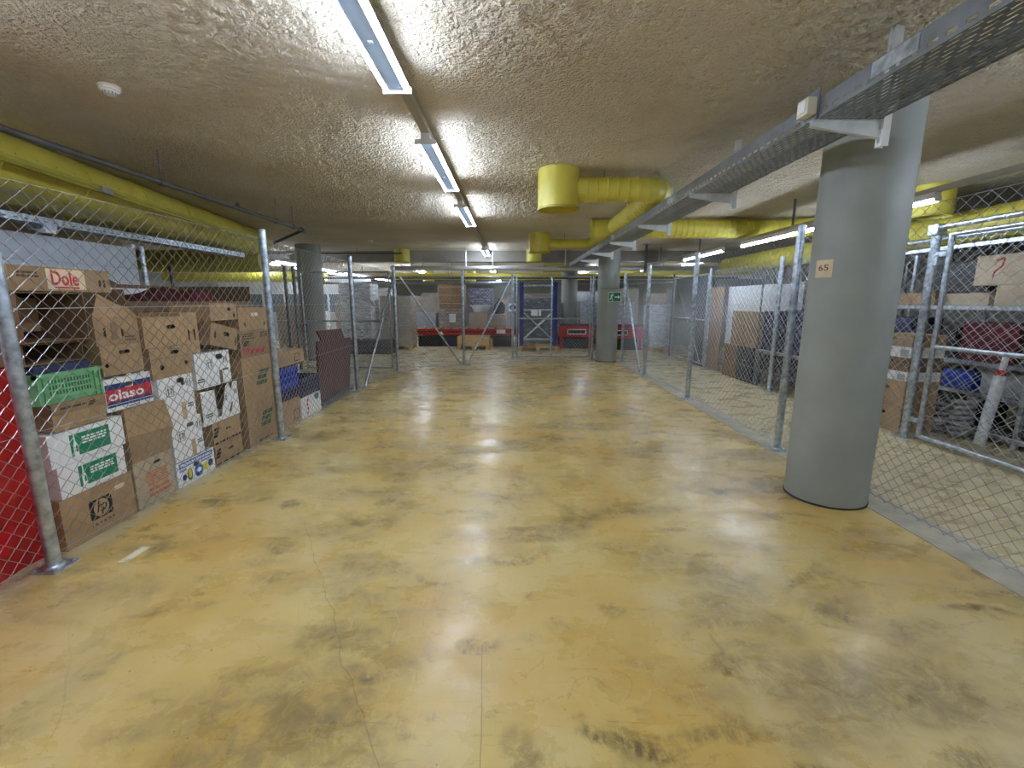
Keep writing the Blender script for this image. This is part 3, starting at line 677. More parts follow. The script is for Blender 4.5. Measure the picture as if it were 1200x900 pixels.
# cross fence closing the left cage, with gate frame
lg = thing('wire_gate', 'wire gate closing the far end of the left cage', 'gate')
GY = 9.70
for a, b_ in (((-2.60, GY, 0.08), (-4.45, GY, 0.08)), ((-2.60, GY, 1.08), (-4.45, GY, 1.08)), ((-2.60, GY, 2.1), (-4.45, GY, 2.1))): bar(lg, a, b_, 0.018, 'rail')
for x in (-2.60, -4.45): bar(lg, (x, GY, 0.06), (x, GY, 2.12), 0.018, 'stile')
bar(lg, (-3.55, GY, 2.08), (-2.62, GY, 1.08), 0.014, 'diagonal')
net(lg, (-4.45, GY+0.02), (-2.60, GY+0.02), 0.08, 2.02)
for z in (0.3, 1.8): MB().box(-2.60, -2.50, GY-0.03, GY+0.03, z, z+0.06).build('hinge', 'galv', lg)
lf = thing('chain_link_fence', 'chain-link cross fence with paired dark posts behind the carton pile', 'fence')
for x in (-4.62, -4.80): post(lf, x, 9.75, 2.22, 0.034, True, 'galv_dull')
post(lf, -7.2, 9.75, 2.22, 0.034, True, 'galv_dull')
net(lf, (-7.2, 9.78), (-4.8, 9.78)); bar(lf, (-4.85, 9.75, 1.09), (-7.2, 9.75, 1.09), 0.014, 'rail'); bar(lf, (-5.9, 9.75, 1.7), (-4.85, 9.75, 0.4), 0.014)
MB().box(-4.56, -4.40, 9.73, 9.79, 0.85, 1.02).build('lock_box', 'galv_dull', lf)
# rear fence: two skew bays from the corner post to the gate
rf = thing('chain_link_fence', 'chain-link fence of two skew bays with two long floor braces left of the rear gate', 'fence')
P4, P5, P6 = (-2.40, 9.66), (-1.17, 10.85), (0.02, 11.70)
post(rf, *P5); post(rf, *P6, 2.18)
net(rf, P4, P5, 0.03, 2.10); net(rf, P5, P6, 0.03, 2.10)
wires(rf, P4, P5, (0.06, 2.1)); wires(rf, P5, P6, (0.06, 2.1))
bar(rf, (-2.36, 9.70, 2.0), (-1.25, 10.77, 0.03)); bar(rf, (-0.02, 11.66, 2.05), (-1.07, 10.90, 0.03))
for x, y in ((-1.26, 10.74), (-1.05, 10.90)): MB().box(x-0.05, x+0.05, y-0.05, y+0.05, 0, 0.012).build('brace_foot', 'galv', rf)
# rear double gate
rg_ = thing('wire_gate', 'tall wire gate with crossed rails closing the far end of the bay', 'gate')
GY = 11.74
for x in (0.12, 1.02, 2.02): bar(rg_, (x, GY, 0.06), (x, GY, 2.12), 0.02, 'stile')
for z in (0.07, 1.06, 2.11):
    bar(rg_, (0.12, GY, z), (1.02, GY, z), 0.018, 'rail'); bar(rg_, (1.02, GY, z), (2.02, GY, z), 0.018, 'rail')
net(rg_, (0.12, GY+0.022), (1.02, GY+0.022), 0.08, 2.02); net(rg_, (1.02, GY+0.022), (2.02, GY+0.022), 0.08, 2.02)
for z in (0.15, 1.95): MB().box(0.04, 0.12, GY-0.02, GY+0.02, z, z+0.05).build('hinge', 'galv', rg_)
MB().box(1.98, 2.08, GY-0.035, GY+0.035, 1.0, 1.1).build('latch', 'galv', rg_)
# right fence
FRX = 2.72
fr = thing('chain_link_fence', 'chain-link fence passing the thick grey column along the right aisle', 'fence')
ysR = (-0.4, 2.0, 4.41, 6.82, 9.12)
for y in ysR: post(fr, FRX, y, 2.2)
for a, b_ in zip(ysR[:-1], ysR[1:]):
    xx = FRX+0.04
    net(fr, (xx, a), (xx, b_)); wires(fr, (xx, a), (xx, b_), (0.05, 0.75, 1.45, 2.13))
net(fr, (FRX+0.04, -3.0), (FRX+0.04, -0.4))
rr_ = thing('chain_link_fence', 'short braced chain-link bay between the exit-sign column and the right fence', 'fence')
post(rr_, 2.71, 11.02, 2.16); post(rr_, 2.10, 11.76, 2.16)
net(rr_, (2.75, 9.12), (2.74, 11.02)); wires(rr_, (2.75, 9.12), (2.74, 11.02), (0.05, 2.12))
bar(rr_, (2.71, 10.95, 2.05), (2.70, 9.40, 0.03)); MB().box(2.66, 2.74, 9.33, 9.47, 0.0045, 0.014).build('brace_foot', 'galv', rr_)
bar(rr_, (2.70, 10.99, 1.80), (2.14, 11.0, 1.80), 0.004, 'tie_wire', 'card_dk').location = (0, 0.12, 0)
# second fence line across the right aisle
F2X = 4.33
f2 = thing('chain_link_fence', 'chain-link fence in front of the white wardrobe across the right aisle', 'fence')
for y in (10.02, 7.42): post(f2, F2X, y, 2.2)
post(f2, F2X, 12.3, 2.2, 0.034, True, 'galv_dull')
for a, b_ in ((4.86, 7.42), (7.42, 10.02)):
    net(f2, (F2X+0.04, a), (F2X+0.04, b_)); wires(f2, (F2X+0.04, a), (F2X+0.04, b_), (0.05, 1.1, 2.13))
net(f2, (F2X, 12.3), (6.8, 12.3)); post(f2, 6.8, 12.3, 2.2)
g2 = thing('wire_gate', 'narrow wire gate with one diagonal at the far end of the right aisle', 'gate')
for y in (10.12, 12.2): bar(g2, (F2X, y, 0.08), (F2X, y, 2.1), 0.02, 'stile')
for z in (0.09, 1.08, 2.09): bar(g2, (F2X, 10.12, z), (F2X, 12.2, z), 0.016, 'rail')
bar(g2, (F2X, 12.15, 2.05), (F2X, 10.3, 0.12), 0.014, 'diagonal'); net(g2, (F2X+0.02, 10.12), (F2X+0.02, 12.2), 0.09, 2.0)
for z in (0.3, 1.8): MB().box(F2X-0.02, F2X+0.02, 10.05, 10.12, z, z+0.05).build('hinge', 'galv', g2)
# bright near gate
g3 = thing('wire_gate', 'bright galvanised wire gate in front of the shelving past the thick column', 'gate')
GX = 4.42
for y in (4.70, 2.60): bar(g3, (GX, y, 0.05), (GX, y, 2.17), 0.024, 'stile')
for z in (0.06, 1.03, 2.16): bar(g3, (GX, 4.70, z), (GX, 2.60, z), 0.022, 'rail')
net(g3, (GX+0.02, 2.60), (GX+0.02, 4.70), 0.06, 2.08)
for z in (0.20, 1.95): MB().box(GX-0.03, GX+0.03, 4.70, 4.82, z, z+0.05).build('hinge', 'galv', g3)
hp_ = thing('gate_portal', 'bright galvanised gate post with overhead rail carrying the near wire gate', 'gate frame')
p_ = post(hp_, GX, 4.87, 2.2, 0.042); post(hp_, GX, 2.45, 2.2, 0.042)
bar(hp_, (GX, 4.92, 2.25), (GX, 2.40, 2.25), 0.026, 'top_rail')
for y in (4.87, 2.45): MB().box(GX-0.055, GX+0.055, y-0.055, y+0.06, 2.17, 2.285).build('corner_clamp', 'galv', hp_, bevel=0.01)
MB().box(GX-0.045, GX+0.045, 4.78, 4.83, 1.86, 1.98).build('clamp', 'galv', hp_, bevel=0.006)
net(hp_, (GX+0.02, -2.9), (GX+0.02, 2.45), 0.03, 2.1)

# ------------------------------------------------------------------ cartons
def panel_with_holes(mb, w_, h, y0, y1, holes, x0=None, z0=0.0):
    """upright panel, local x in [-w/2, w/2], z in [0, h], with rounded rectangular holes (cx, cz, ww, hh)"""
    xs = sorted(set([-w_/2, w_/2] + [c+s*a/2 for c, _, a, _ in holes for s in (-1, 1)]))
    zs = sorted(set([0, h] + [c+s*a/2 for _, c, _, a in holes for s in (-1, 1)]))
    for xa, xb in zip(xs[:-1], xs[1:]):
        for za, zb in zip(zs[:-1], zs[1:]):
            cx, cz = (xa+xb)/2, (za+zb)/2
            if any(abs(cx-hx) < hw/2 and abs(cz-hz) < hh/2 for hx, hz, hw, hh in holes): continue
            mb.box(xa, xb, y0, y1, za+z0, zb+z0)
    for hx, hz, hw, hh in holes:
        c = min(hw, hh)*0.36
        for sx in (-1, 1):
            for sz in (-1, 1):
                X = hx+sx*hw/2; Z = hz+z0+sz*hh/2
                mb.prism_xz([(X, Z), (X-sx*c, Z), (X, Z-sz*c)], y0, y1)
def carton(label, Ya, Yb, z0, z1, depth=0.40, face=-2.70, side='L', m='card', holes=(), lid=0.0, lidm=None, top='closed', tilt=0.0, yaw=0.0, cat='box', group=None, name='cardboard_box', tape=True, lidholes=()):
    w_ = Yb-Ya; h = z1-z0; t = 0.005
    rz = (PI/2 if side == 'L' else -PI/2 if side == 'R' else 0) + yaw
    loc = ((Ya+Yb)/2, face, z0) if side == 'F' else (face, (Ya+Yb)/2, z0)
    th = thing(name, label, cat, loc, rz, group)
    if tilt: th.rotation_euler = (Matrix.Rotation(rz, 3, 'Z') @ Matrix.Rotation(tilt, 3, 'Y')).to_euler()
    mb = MB(); panel_with_holes(mb, w_, h, 0, t, list(holes))
    mb.box(-w_/2, w_/2, depth-t, depth, 0, h)
    hs = 0.0
    for s in (-1, 1):
        if top == 'side_holes' and s == -1:
            sub = MB(); panel_with_holes(sub, depth-2*t, h, 0, t, [(-0.05, h*0.45, 0.02, h*0.28), (0.06, h*0.45, 0.02, h*0.28)])
            mb.add([(-w_/2+y, x+depth/2, z) for x, y, z in sub.v], sub.f)
        else: mb.box(*( (-w_/2, -w_/2+t) if s < 0 else (w_/2-t, w_/2) ), t, depth-t, 0, h)
    mb.box(-w_/2+t, w_/2-t, t, depth-t, 0, t)
    mb.build('body', m, th)
    if top in ('closed', 'side_holes') and not lid:
        for s in (0, 1):
            y0, y1 = (0.001, depth/2-0.003) if s == 0 else (depth/2+0.003, depth-0.001)
            MB().box(-w_/2+0.001, w_/2-0.001, y0, y1, h, h+0.004).build('flap', m, th)
        if tape: MB().box(-w_/2-0.001, w_/2+0.001, depth/2-0.025, depth/2+0.025, h+0.004, h+0.0048).build('tape', 'tape', th)
    elif top == 'open':
        MB().box(-w_/2, w_/2, depth, depth+0.004, h-0.03, h+depth*0.32).build('flap', m, th)
        MB().box(-w_/2-0.004, -w_/2, 0.02, depth-0.02, h-0.02, h+depth*0.25).build('flap', m, th)
    if lid:
        lm = lidm or m; L_ = MB(); g = 0.006
        L_.box(-w_/2-g, w_/2+g, -g, depth+g, h, h+0.005)
        sub = MB(); panel_with_holes(sub, w_+2*g, lid, -g, -g+0.004, list(lidholes), z0=h-lid); L_.add(sub.v, sub.f)
        L_.box(-w_/2-g, w_/2+g, depth+g-0.004, depth+g, h-lid, h)
        for s in (-1, 1):
            a = s*(w_/2+g); L_.box(min(a, a-s*0.004), max(a, a-s*0.004), -g, depth+g, h-lid, h)
        L_.build('lid', lm, th)
    return th
def arrows(parent, cx, cz, s, m='print_dkgreen', y=0.0):
    mb = MB()
    for a in (-1, 1):
        x = cx+a*s*0.22
        mb.prism_xz([(x-s*0.05, cz-s*0.4), (x+s*0.05, cz-s*0.4), (x+s*0.05, cz+s*0.15), (x+s*0.14, cz+s*0.15), (x, cz+s*0.42), (x-s*0.14, cz+s*0.15), (x-s*0.05, cz+s*0.15)], y-0.0018, y)
    e = 0.04*s
    for x0, x1, z0, z1 in ((-0.5, 0.5, 0.52, 0.56), (-0.5, 0.5, -0.56, -0.52), (-0.52, -0.47, -0.56, 0.56), (0.47, 0.52, -0.56, 0.56)):
        mb.box(cx+x0*s, cx+x1*s, y-0.0018, y, cz+z0*s, cz+z1*s)
    return mb.build('up_arrows', m, parent)
def ellipse(parent, name, cx, cz, rx, rz_, m, y=0.0, t=0.0018, n=28):
    return MB().prism_xz([(cx+rx*math.cos(2*PI*i/n), cz+rz_*math.sin(2*PI*i/n)) for i in range(n)], y-t, y).build(name, m, parent)
def blotch(parent, name, cx, cz, w_, h, m, seed, y=0.0):   # bold skewed print of block strokes
    rg = random.Random(seed); mb = MB()
    for r in range(3):
        z = cz+h/2-h*(r+0.12)/3; x = cx-w_/2+(2-r)*w_*0.12
        for k in range(5):
            ww = w_*rg.uniform(0.10, 0.17); hh = h*0.25
            mb.prism_xz([(x, z-hh), (x+ww, z-hh), (x+ww+hh*0.5, z), (x+hh*0.5, z)], y-0.0018, y); x += ww*1.25
            if x > cx+w_/2: break
    return mb.build(name, m, parent)

# column A, from the floor up
c = carton('brown carton on the floor printed with a black square computer logo', 2.50, 3.015, 0, 0.318)
bx = MB(); bx.prism_xz([(-0.072, 0.105), (0.068, 0.105), (0.078, 0.115), (0.078, 0.225), (0.068, 0.235), (-0.072, 0.235), (-0.082, 0.225), (-0.082, 0.115)], -0.0018, 0); bx.build('logo_block', 'print_black', c)
ellipse(c, 'logo_disc', -0.002, 0.170, 0.055, 0.058, 'card', -0.0018, 0.0008)
text(c, 'hp', 0.0, 0.170, 0.072, 0.098, 'print_black', -0.0032, 0.01, 0.35)
text(c, 'invent', 0.0, 0.075, 0.16, 0.022, 'print_black', -0.001, 0.0, 0.0, 1.6)
MB().box(0.11, 0.19, -0.0015, 0, 0.235, 0.265).build('sticker', 'print_cream', c)
for k, (z0, z1, ya, yb, lb) in enumerate(((0.323, 0.515, 2.525, 2.985, 'white bottle carton with green label, lower of the two, on the logo carton'), (0.524, 0.722, 2.50, 3.01, 'white bottle carton with green label, upper of the two'))):
    c = carton(lb, ya, yb, z0, z1, m='card_white', holes=((0.03, 0.006, 0.11, 0.011),), tape=False)
    h = z1-z0; a = 0.01 if k else 0.03
    patch(c, 'green_label', -0.115+a-0.02, 0.165+a-0.03, h*0.17, h*0.86, 'print_green')
    greek(c, 'small_print', -0.06+a, 0.11+a, h*0.46, h*0.72, 'print_white', 3, -0.0018, 3+k)
    bt = MB(); X = -0.108+a; bt.prism_xz([(X-0.012, h*0.17), (X+0.018, h*0.17), (X+0.018, h*0.48), (X+0.004, h*0.66), (X+0.003, h*0.86), (X-0.004, h*0.86), (X-0.004, h*0.66), (X-0.012, h*0.5)], -0.0032, -0.0018); bt.build('bottle_print', 'print_white', c)
    bt = MB(); bt.prism_xz([(X+0.002, h*0.30), (X+0.014, h*0.30), (X+0.014, h*0.46), (X+0.008, h*0.52), (X+0.002, h*0.46)], -0.0042, -0.0032); bt.build('bottle_label', 'print_green', c)
c = carton('brown archive carton with dark script on its lid, under the green crate', 2.555, 2.90, 0.735, 0.898, lid=0.065, tape=False)
greek(c, 'script_print', -0.12, 0.05, 0.118, 0.138, 'print_brown', 1, -0.006, 11); blotch(c, 'leaf_print', 0.08, 0.128, 0.05, 0.03, 'print_brown', 4, -0.006)
# green slatted crate
def crate(label, Ya, Yb, z0, z1, depth, m, face=-2.70, nslot=14, rows=3, side='L', group=None):
    w_ = Yb-Ya; h = z1-z0; t = 0.008
    th = thing('plastic_crate', label, 'crate', (face, (Ya+Yb)/2, z0), PI/2 if side == 'L' else -PI/2, group)
    hl = [(-w_/2+0.07+(w_-0.14)*(i+0.5)/nslot, h*(0.24+0.56*(r+0.5)/rows), (w_-0.14)/nslot*0.5, h*0.56/rows*0.72) for i in range(nslot) for r in range(rows)]
    mb = MB()
    def grid(y0, y1):
        xs = sorted(set([-w_/2, w_/2]+[c+s*a/2 for c, _, a, _ in hl for s in (-1, 1)])); zs = sorted(set([0, h]+[c+s*a/2 for _, c, _, a in hl for s in (-1, 1)]))
        R_ = lambda q: round(q, 5)
        hx = sorted(set((R_(c-a/2), R_(c+a/2)) for c, _, a, _ in hl)); hz = sorted(set((R_(c-a/2), R_(c+a/2)) for _, c, _, a in hl))
        zc = 0
        for za, zb in hz:
            mb.box(-w_/2, w_/2, y0, y1, zc, za); xc = -w_/2
            for xa, xb in hx: mb.box(xc, xa, y0, y1, za, zb); xc = xb
            mb.box(xc, w_/2, y0, y1, za, zb); zc = zb
        mb.box(-w_/2, w_/2, y0, y1, zc, h)
    grid(0, t); grid(depth-t, depth)
    for s in (-1, 1): mb.box(*((-w_/2, -w_/2+t) if s < 0 else (w_/2-t, w_/2)), t, depth-t, 0, h)
    mb.box(-w_/2+t, w_/2-t, t, depth-t, 0, t); mb.build('basket', m, th)
    rm = MB(); e = 0.012
    rm.box(-w_/2-e, w_/2+e, -e, 0.004, h-0.022, h); rm.box(-w_/2-e, w_/2+e, depth-0.004, depth+e, h-0.022, h)
    rm.box(-w_/2-e, -w_/2+0.004, -e, depth+e, h-0.022, h); rm.box(w_/2-0.004, w_/2+e, -e, depth+e, h-0.022, h); rm.build('rim', m, th)
    for x in (-w_/2+0.045, -w_/2+0.01, w_/2-0.045, w_/2-0.01): MB().box(x-0.006, x+0.006, -0.009, 0, 0.0, h-0.022).build('rib', m, th)
    MB().box(-w_/2+0.05, w_/2-0.05, -0.008, 0, h*0.13, h*0.19).build('rib', m, th)
    return th
crate('green slatted plastic crate on the archive carton', 2.495, 2.905, 0.905, 1.085, 0.38, 'green_pl')
c = carton('dark blue flat carton lying in the green crate', 2.53, 2.87, 0.915, 1.125, 0.30, face=-2.73, m='navy_pl', tape=False)
# upper left: carton on its side with dark open inside, banana box behind
def open_front(label, Ya, Yb, z0, z1, depth, face, m='card_dk', name='cardboard_box'):
    w_ = Yb-Ya; h = z1-z0; t = 0.006
    th = thing(name, label, 'box', (face, (Ya+Yb)/2, z0), PI/2)
    mb = MB(); mb.box(-w_/2, w_/2, depth-t, depth, 0, h); mb.box(-w_/2, -w_/2+t, 0, depth, 0, h); mb.box(w_/2-t, w_/2, 0, depth, 0, h)
    mb.box(-w_/2+t, w_/2-t, 0, depth-t, 0, t); mb.box(-w_/2+t, w_/2-t, 0, depth-t, h-t, h); mb.build('body', m, th)
    return th
c = open_front('low dark open carton right above the green crate', 2.50, 2.86, 1.135, 1.255, 0.36, -2.74)
c = open_front('big dark carton lying open under the red lettered banana box', 2.50, 2.90, 1.262, 1.552, 0.42, -2.72)
MB().box(0.0, 0.2, 0.30, 0.304, 0.05, 0.26).build('inner_flap', 'card', c)
MB().box(-0.18, 0.02, 0.36, 0.364, 0.01, 0.2).build('inner_flap', 'card_dk', c)
c = carton('banana box with red lettering on a cream band topping the pile', 2.50, 3.12, 1.558, 1.695, 0.42, face=-2.73, m='card', holes=((0.235, 0.055, 0.016, 0.05), (0.265, 0.055, 0.016, 0.05)), tape=False)
patch(c, 'cream_band', -0.11, 0.13, 0.012, 0.132, 'print_cream')
text(c, 'Dole', 0.0, 0.078, 0.17, 0.085, 'print_red', -0.003, 0.02); patch(c, 'red_stroke', -0.07, 0.085, 0.018, 0.028, 'print_red', -0.0018)
greek(c, 'small_print', -0.27, -0.15, 0.07, 0.11, 'print_brown', 2, 0, 21)
# column B
c = carton('greyish carton on the floor with an orange block print', 3.035, 3.40, 0, 0.352, m='card_pale', holes=((0.03, 0.305, 0.07, 0.022),))
greek(c, 'orange_print', -0.08, 0.12, 0.14, 0.25, 'print_orange', 6, 0, 5); patch(c, 'orange_ground', -0.09, 0.13, 0.13, 0.255, M['card_pale'], 0, 0.0006)
greek(c, 'orange_lettering', -0.07, 0.13, 0.045, 0.125, 'print_orange', 2, 0, 6)
c = carton('plain brown carton with a wide creased front flap over the orange-printed carton', 3.025, 3.345, 0.358, 0.752, tape=False)
MB().prism_xz([(-0.16, 0.20), (0.265, 0.17), (0.21, 0.395), (-0.16, 0.395)], -0.008, -0.002).build('front_flap', 'card', c)
MB().prism_xz([(-0.155, 0.0), (0.18, 0.0), (0.265, 0.165), (-0.16, 0.195)], -0.007, -0.001).build('front_flap', 'card', c)
c = carton('fruit carton with white lettering on a red band between navy stripes', 2.915, 3.305, 0.765, 0.985, m='card_white', holes=((0.0, 0.165, 0.07, 0.03), (0.02, 0.008, 0.10, 0.016)), tape=False, top='none')
h = 0.22
for x0, x1 in ((-0.19, -0.036), (0.036, 0.19)): patch(c, 'navy_stripe', x0, x1, 0.145, 0.182, 'print_navy')
patch(c, 'red_band', -0.19, 0.19, 0.062, 0.145, 'print_red'); patch(c, 'navy_stripe', -0.19, 0.19, 0.045, 0.062, 'print_navy'); patch(c, 'navy_stripe', -0.19, 0.19, 0.026, 0.04, 'print_navy')
text(c, 'olaso', -0.03, 0.103, 0.29, 0.066, 'print_white', -0.003, 0.022)
e1 = MB(); e1.prism_xz([(0.13, 0.125), (0.145, 0.105), (0.16, 0.105), (0.175, 0.135), (0.165, 0.16), (0.14, 0.155)], -0.003, -0.0018); e1.build('crest', 'print_red', c)
wv = MB()
for i in range(6): wv.box(-0.17+0.055*i, -0.13+0.055*i, 0.0, 0.004, 0.22, 0.226+0.005*(i % 2)+0.004*(i > 2))
wv.box(-0.195, 0.195, 0.0, 0.004, 0.22, 0.226); wv.build('torn_edge', 'card_white', c)
c = carton('brown carton with a hand hole above the red-band fruit carton', 2.93, 3.262, 1.005, 1.205, holes=((0.02, 0.15, 0.09, 0.025), (-0.13, 0.07, 0.03, 0.03)), tape=False)
c = carton('tan carton with slotted front and slanting torn rim', 2.915, 3.262, 1.212, 1.395, holes=((-0.10, 0.085, 0.018, 0.06), (0.035, 0.075, 0.018, 0.055)), top='none')
MB().prism_xz([(-0.173, 0.183), (0.173, 0.183), (0.173, 0.19), (0.10, 0.25), (0.02, 0.27), (-0.11, 0.335)], 0, 0.005).build('torn_rim', 'card', c)
MB().box(-0.05, -0.005, -0.0015, 0, 0.03, 0.15).build('tape_strip', 'card_dk', c)
greek(c, 'small_print', 0.05, 0.14, 0.01, 0.05, 'print_brown', 2, 0, 8)
# column C
c = carton('blue and white banana carton on the floor with yellow fruit picture', 3.425, 3.885, 0, 0.205, m='card_white', holes=((0.0, 0.133, 0.075, 0.032),), tape=False, top='none')
for x0, x1, z0 in ((-0.20, 0.205, 0.152),): patch(c, 'blue_band', x0, x1, z0, 0.195, 'print_blue')
text(c, 'PREMIUM BANANAS', 0.0, 0.174, 0.37, 0.026, 'print_white', -0.003, 0.03)
for cx, cz, rx, rz_, m_ in ((-0.16, 0.07, 0.04, 0.045, 'print_white'), (-0.09, 0.075, 0.03, 0.05, 'print_dkgreen'), (-0.09, 0.08, 0.02, 0.04, 'print_yellow'), (0.02, 0.07, 0.052, 0.055, 'print_blue'), (0.11, 0.075, 0.045, 0.035, 'print_yellow'), (0.17, 0.085, 0.032, 0.032, 'print_navy'), (-0.155, 0.07, 0.024, 0.026, 'print_navy'), (0.02, 0.075, 0.03, 0.02, 'print_white')):
    ellipse(c, 'fruit_print', cx, cz, rx, rz_, m_, -0.0006*(1+int(rx*100) % 3) if rx < 0.035 else 0.0, 0.0018)
greek(c, 'small_print', -0.2, -0.12, 0.12, 0.14, 'print_blue', 2, 0, 31); greek(c, 'small_print', 0.06, 0.19, 0.12, 0.14, 'print_blue', 1, 0, 32)
for k, (ya, yb, z0, z1, lb) in enumerate(((3.43, 3.775, 0.215, 0.54, 'white carton with green arrow marks directly on the blue banana carton'), (3.36, 3.735, 0.548, 0.905, 'white carton with green arrow marks under the two-hole brown carton'))):
    c = carton(lb, ya, yb, z0, z1, m='card_white', holes=((0.04, 0.27, 0.085, 0.035),) if k == 0 else ((0.05, 0.32, 0.09, 0.04), (0.075, 0.29, 0.05, 0.03)), tape=False)
    arrows(c, -0.075, 0.20 + 0.05*k, 0.075); arrows(c, 0.135, 0.25+0.04*k, 0.05)
    MB().box(0.03, 0.075, -0.0016, 0, 0.0, 0.14).build('tape_strip', 'tape', c)
    greek(c, 'small_print', 0.10, 0.165, 0.08, 0.12, 'print_dkgreen', 2, 0, 40+k)
c = carton('brown carton with two round holes and a hand hole below the slanted lid carton', 3.325, 3.755, 0.912, 1.145, holes=((-0.11, 0.085, 0.045, 0.045), (0.15, 0.09, 0.035, 0.04), (0.04, 0.19, 0.09, 0.03)), tape=False)
MB().box(-0.20, 0.2, -0.0012, 0, 0.15, 0.153).build('crease', 'print_brown', c); MB().box(0.0, 0.08, -0.012, 0.0, 0.222, 0.234).build('wire_twist', 'galv', c)
c = carton('brown carton with one hand hole topping the two-round-hole carton', 3.30, 3.735, 1.152, 1.375, holes=((0.06, 0.15, 0.09, 0.03),), tape=False)
# column D
for k, (z0, z1, lb) in enumerate(((0.0, 0.19, 'brown carton on the floor with black edge strapping beside the tall green-print carton'), (0.198, 0.405, 'brown carton with black strapping print stacked on its twin'))):
    c = carton(lb, 3.905, 4.315, z0, z1, holes=((0.02, 0.12, 0.08, 0.018),), tape=False)
    greek(c, 'strap_print', -0.2, 0.2, 0.0, 0.03, 'print_black', 1, 0, 50+k); blotch(c, 'corner_print', -0.17, 0.12, 0.07, 0.09, 'print_black', 51+k)
c = carton('white carton torn open with its front cut in a V', 3.80, 4.335, 0.412, 0.45, m='card_white', top='none')
for px4 in ([(-0.267, 0.038), (-0.06, 0.038), (-0.06, 0.02), (-0.085, 0.30), (-0.267, 0.31)], [(-0.01, 0.038), (0.267, 0.038), (0.267, 0.325), (0.20, 0.325), (0.17, 0.25), (0.13, 0.325), (0.09, 0.30)]):
    MB().prism_xz(px4, 0.0, 0.005).build('front_flap', 'card_white', c)
mb = MB(); mb.box(-0.267, 0.267, 0.395, 0.40, 0.038, 0.30); mb.box(-0.267, -0.262, 0, 0.4, 0.038, 0.30); mb.box(0.262, 0.267, 0, 0.4, 0.038, 0.30); mb.build('inner_wall', 'card', c)
MB().box(-0.09, 0.02, 0.06, 0.065, 0.03, 0.28).build('inner_flap', 'card_pale', c)
arrows(c, 0.06, 0.2, 0.055); arrows(c, 0.225, 0.23, 0.04); greek(c, 'small_print', -0.22, -0.13, 0.06, 0.10, 'print_dkgreen', 2, 0, 60)
MB().prism_xz([(0.10, 0.05), (0.13, 0.05), (0.17, 0.13), (0.155, 0.14)], -0.0015, 0).build('tape_strip', 'card_dk', c)
c = carton('white carton with green arrow marks above the torn white carton', 3.785, 4.26, 0.745, 1.045, m='card_white', holes=((0.09, 0.255, 0.10, 0.05),), tape=False)
arrows(c, -0.05, 0.20, 0.075); arrows(c, 0.17, 0.22, 0.055); MB().box(0.07, 0.11, -0.0015, 0, 0.0, 0.13).build('tape_strip', 'card_dk', c); greek(c, 'small_print', 0.12, 0.21, 0.11, 0.14, 'print_dkgreen', 1, 0, 61)
greek(c, 'small_print', -0.22, -0.14, 0.05, 0.09, 'print_dkgreen', 2, 0, 62)
c = carton('brown carton with slotted side standing at the back of the white arrow carton', 3.77, 3.965, 1.055, 1.40, 0.4, face=-2.76, holes=((-0.02, 0.16, 0.022, 0.10), (0.05, 0.16, 0.022, 0.10)), tape=False)
c = carton('brown carton tipped sideways on the white arrow carton', 3.99, 4.38, 1.075, 1.275, 0.36, face=-2.69, holes=((0.03, 0.13, 0.085, 0.04), (-0.13, 0.10, 0.02, 0.07), (0.17, 0.07, 0.016, 0.08)), tilt=math.radians(13), tape=False)
c = carton('brown carton with small holes above the tipped carton', 4.06, 4.455, 1.325, 1.475, 0.36, holes=((0.08, 0.10, 0.05, 0.03), (0.15, 0.04, 0.03, 0.04)), tape=False)
MB().box(-0.20, 0.20, 0.02, 0.30, 0.154, 0.160).build('lid_sheet', 'card', c)
# column E
for k, (z0, z1, lb) in enumerate(((0.0, 0.445, 'tall brown carton on the floor with a dark green block print'), (0.452, 0.93, 'tall brown carton with a dark green block print under the red lettered carton'))):
    c = carton(lb, 4.44, 4.985, z0, z1, 0.45)
    blotch(c, 'green_print', 0.07, 0.25, 0.24, 0.17, 'print_dkgreen', 71)
    if k == 0: greek(c, 'foot_print', -0.1, 0.2, 0.02, 0.04, 'print_brown', 1, 0, 72)
c = carton('brown carton with red maker lettering in the tall stack', 4.455, 5.0, 0.938, 1.20, 0.45, m='card')
text(c, 'Pioneer', -0.03, 0.06, 0.42, 0.075, 'print_red', -0.003, 0.03, 0.15)
greek(c, 'small_print', -0.23, -0.02, 0.17, 0.24, 'print_brown', 3, 0, 73); greek(c, 'small_print', 0.10, 0.24, 0.18, 0.24, 'print_brown', 3, 0, 74); patch(c, 'stamp', -0.23, -0.12, 0.11, 0.165, 'print_brown')
c = carton('brown carton with white sticker topping the tall stack', 4.47, 4.995, 1.207, 1.435, 0.45, holes=((0.20, 0.06, 0.03, 0.05), (-0.16, 0.06, 0.022, 0.05)))
patch(c, 'sticker', -0.03, 0.08, 0.14, 0.175, 'print_white')
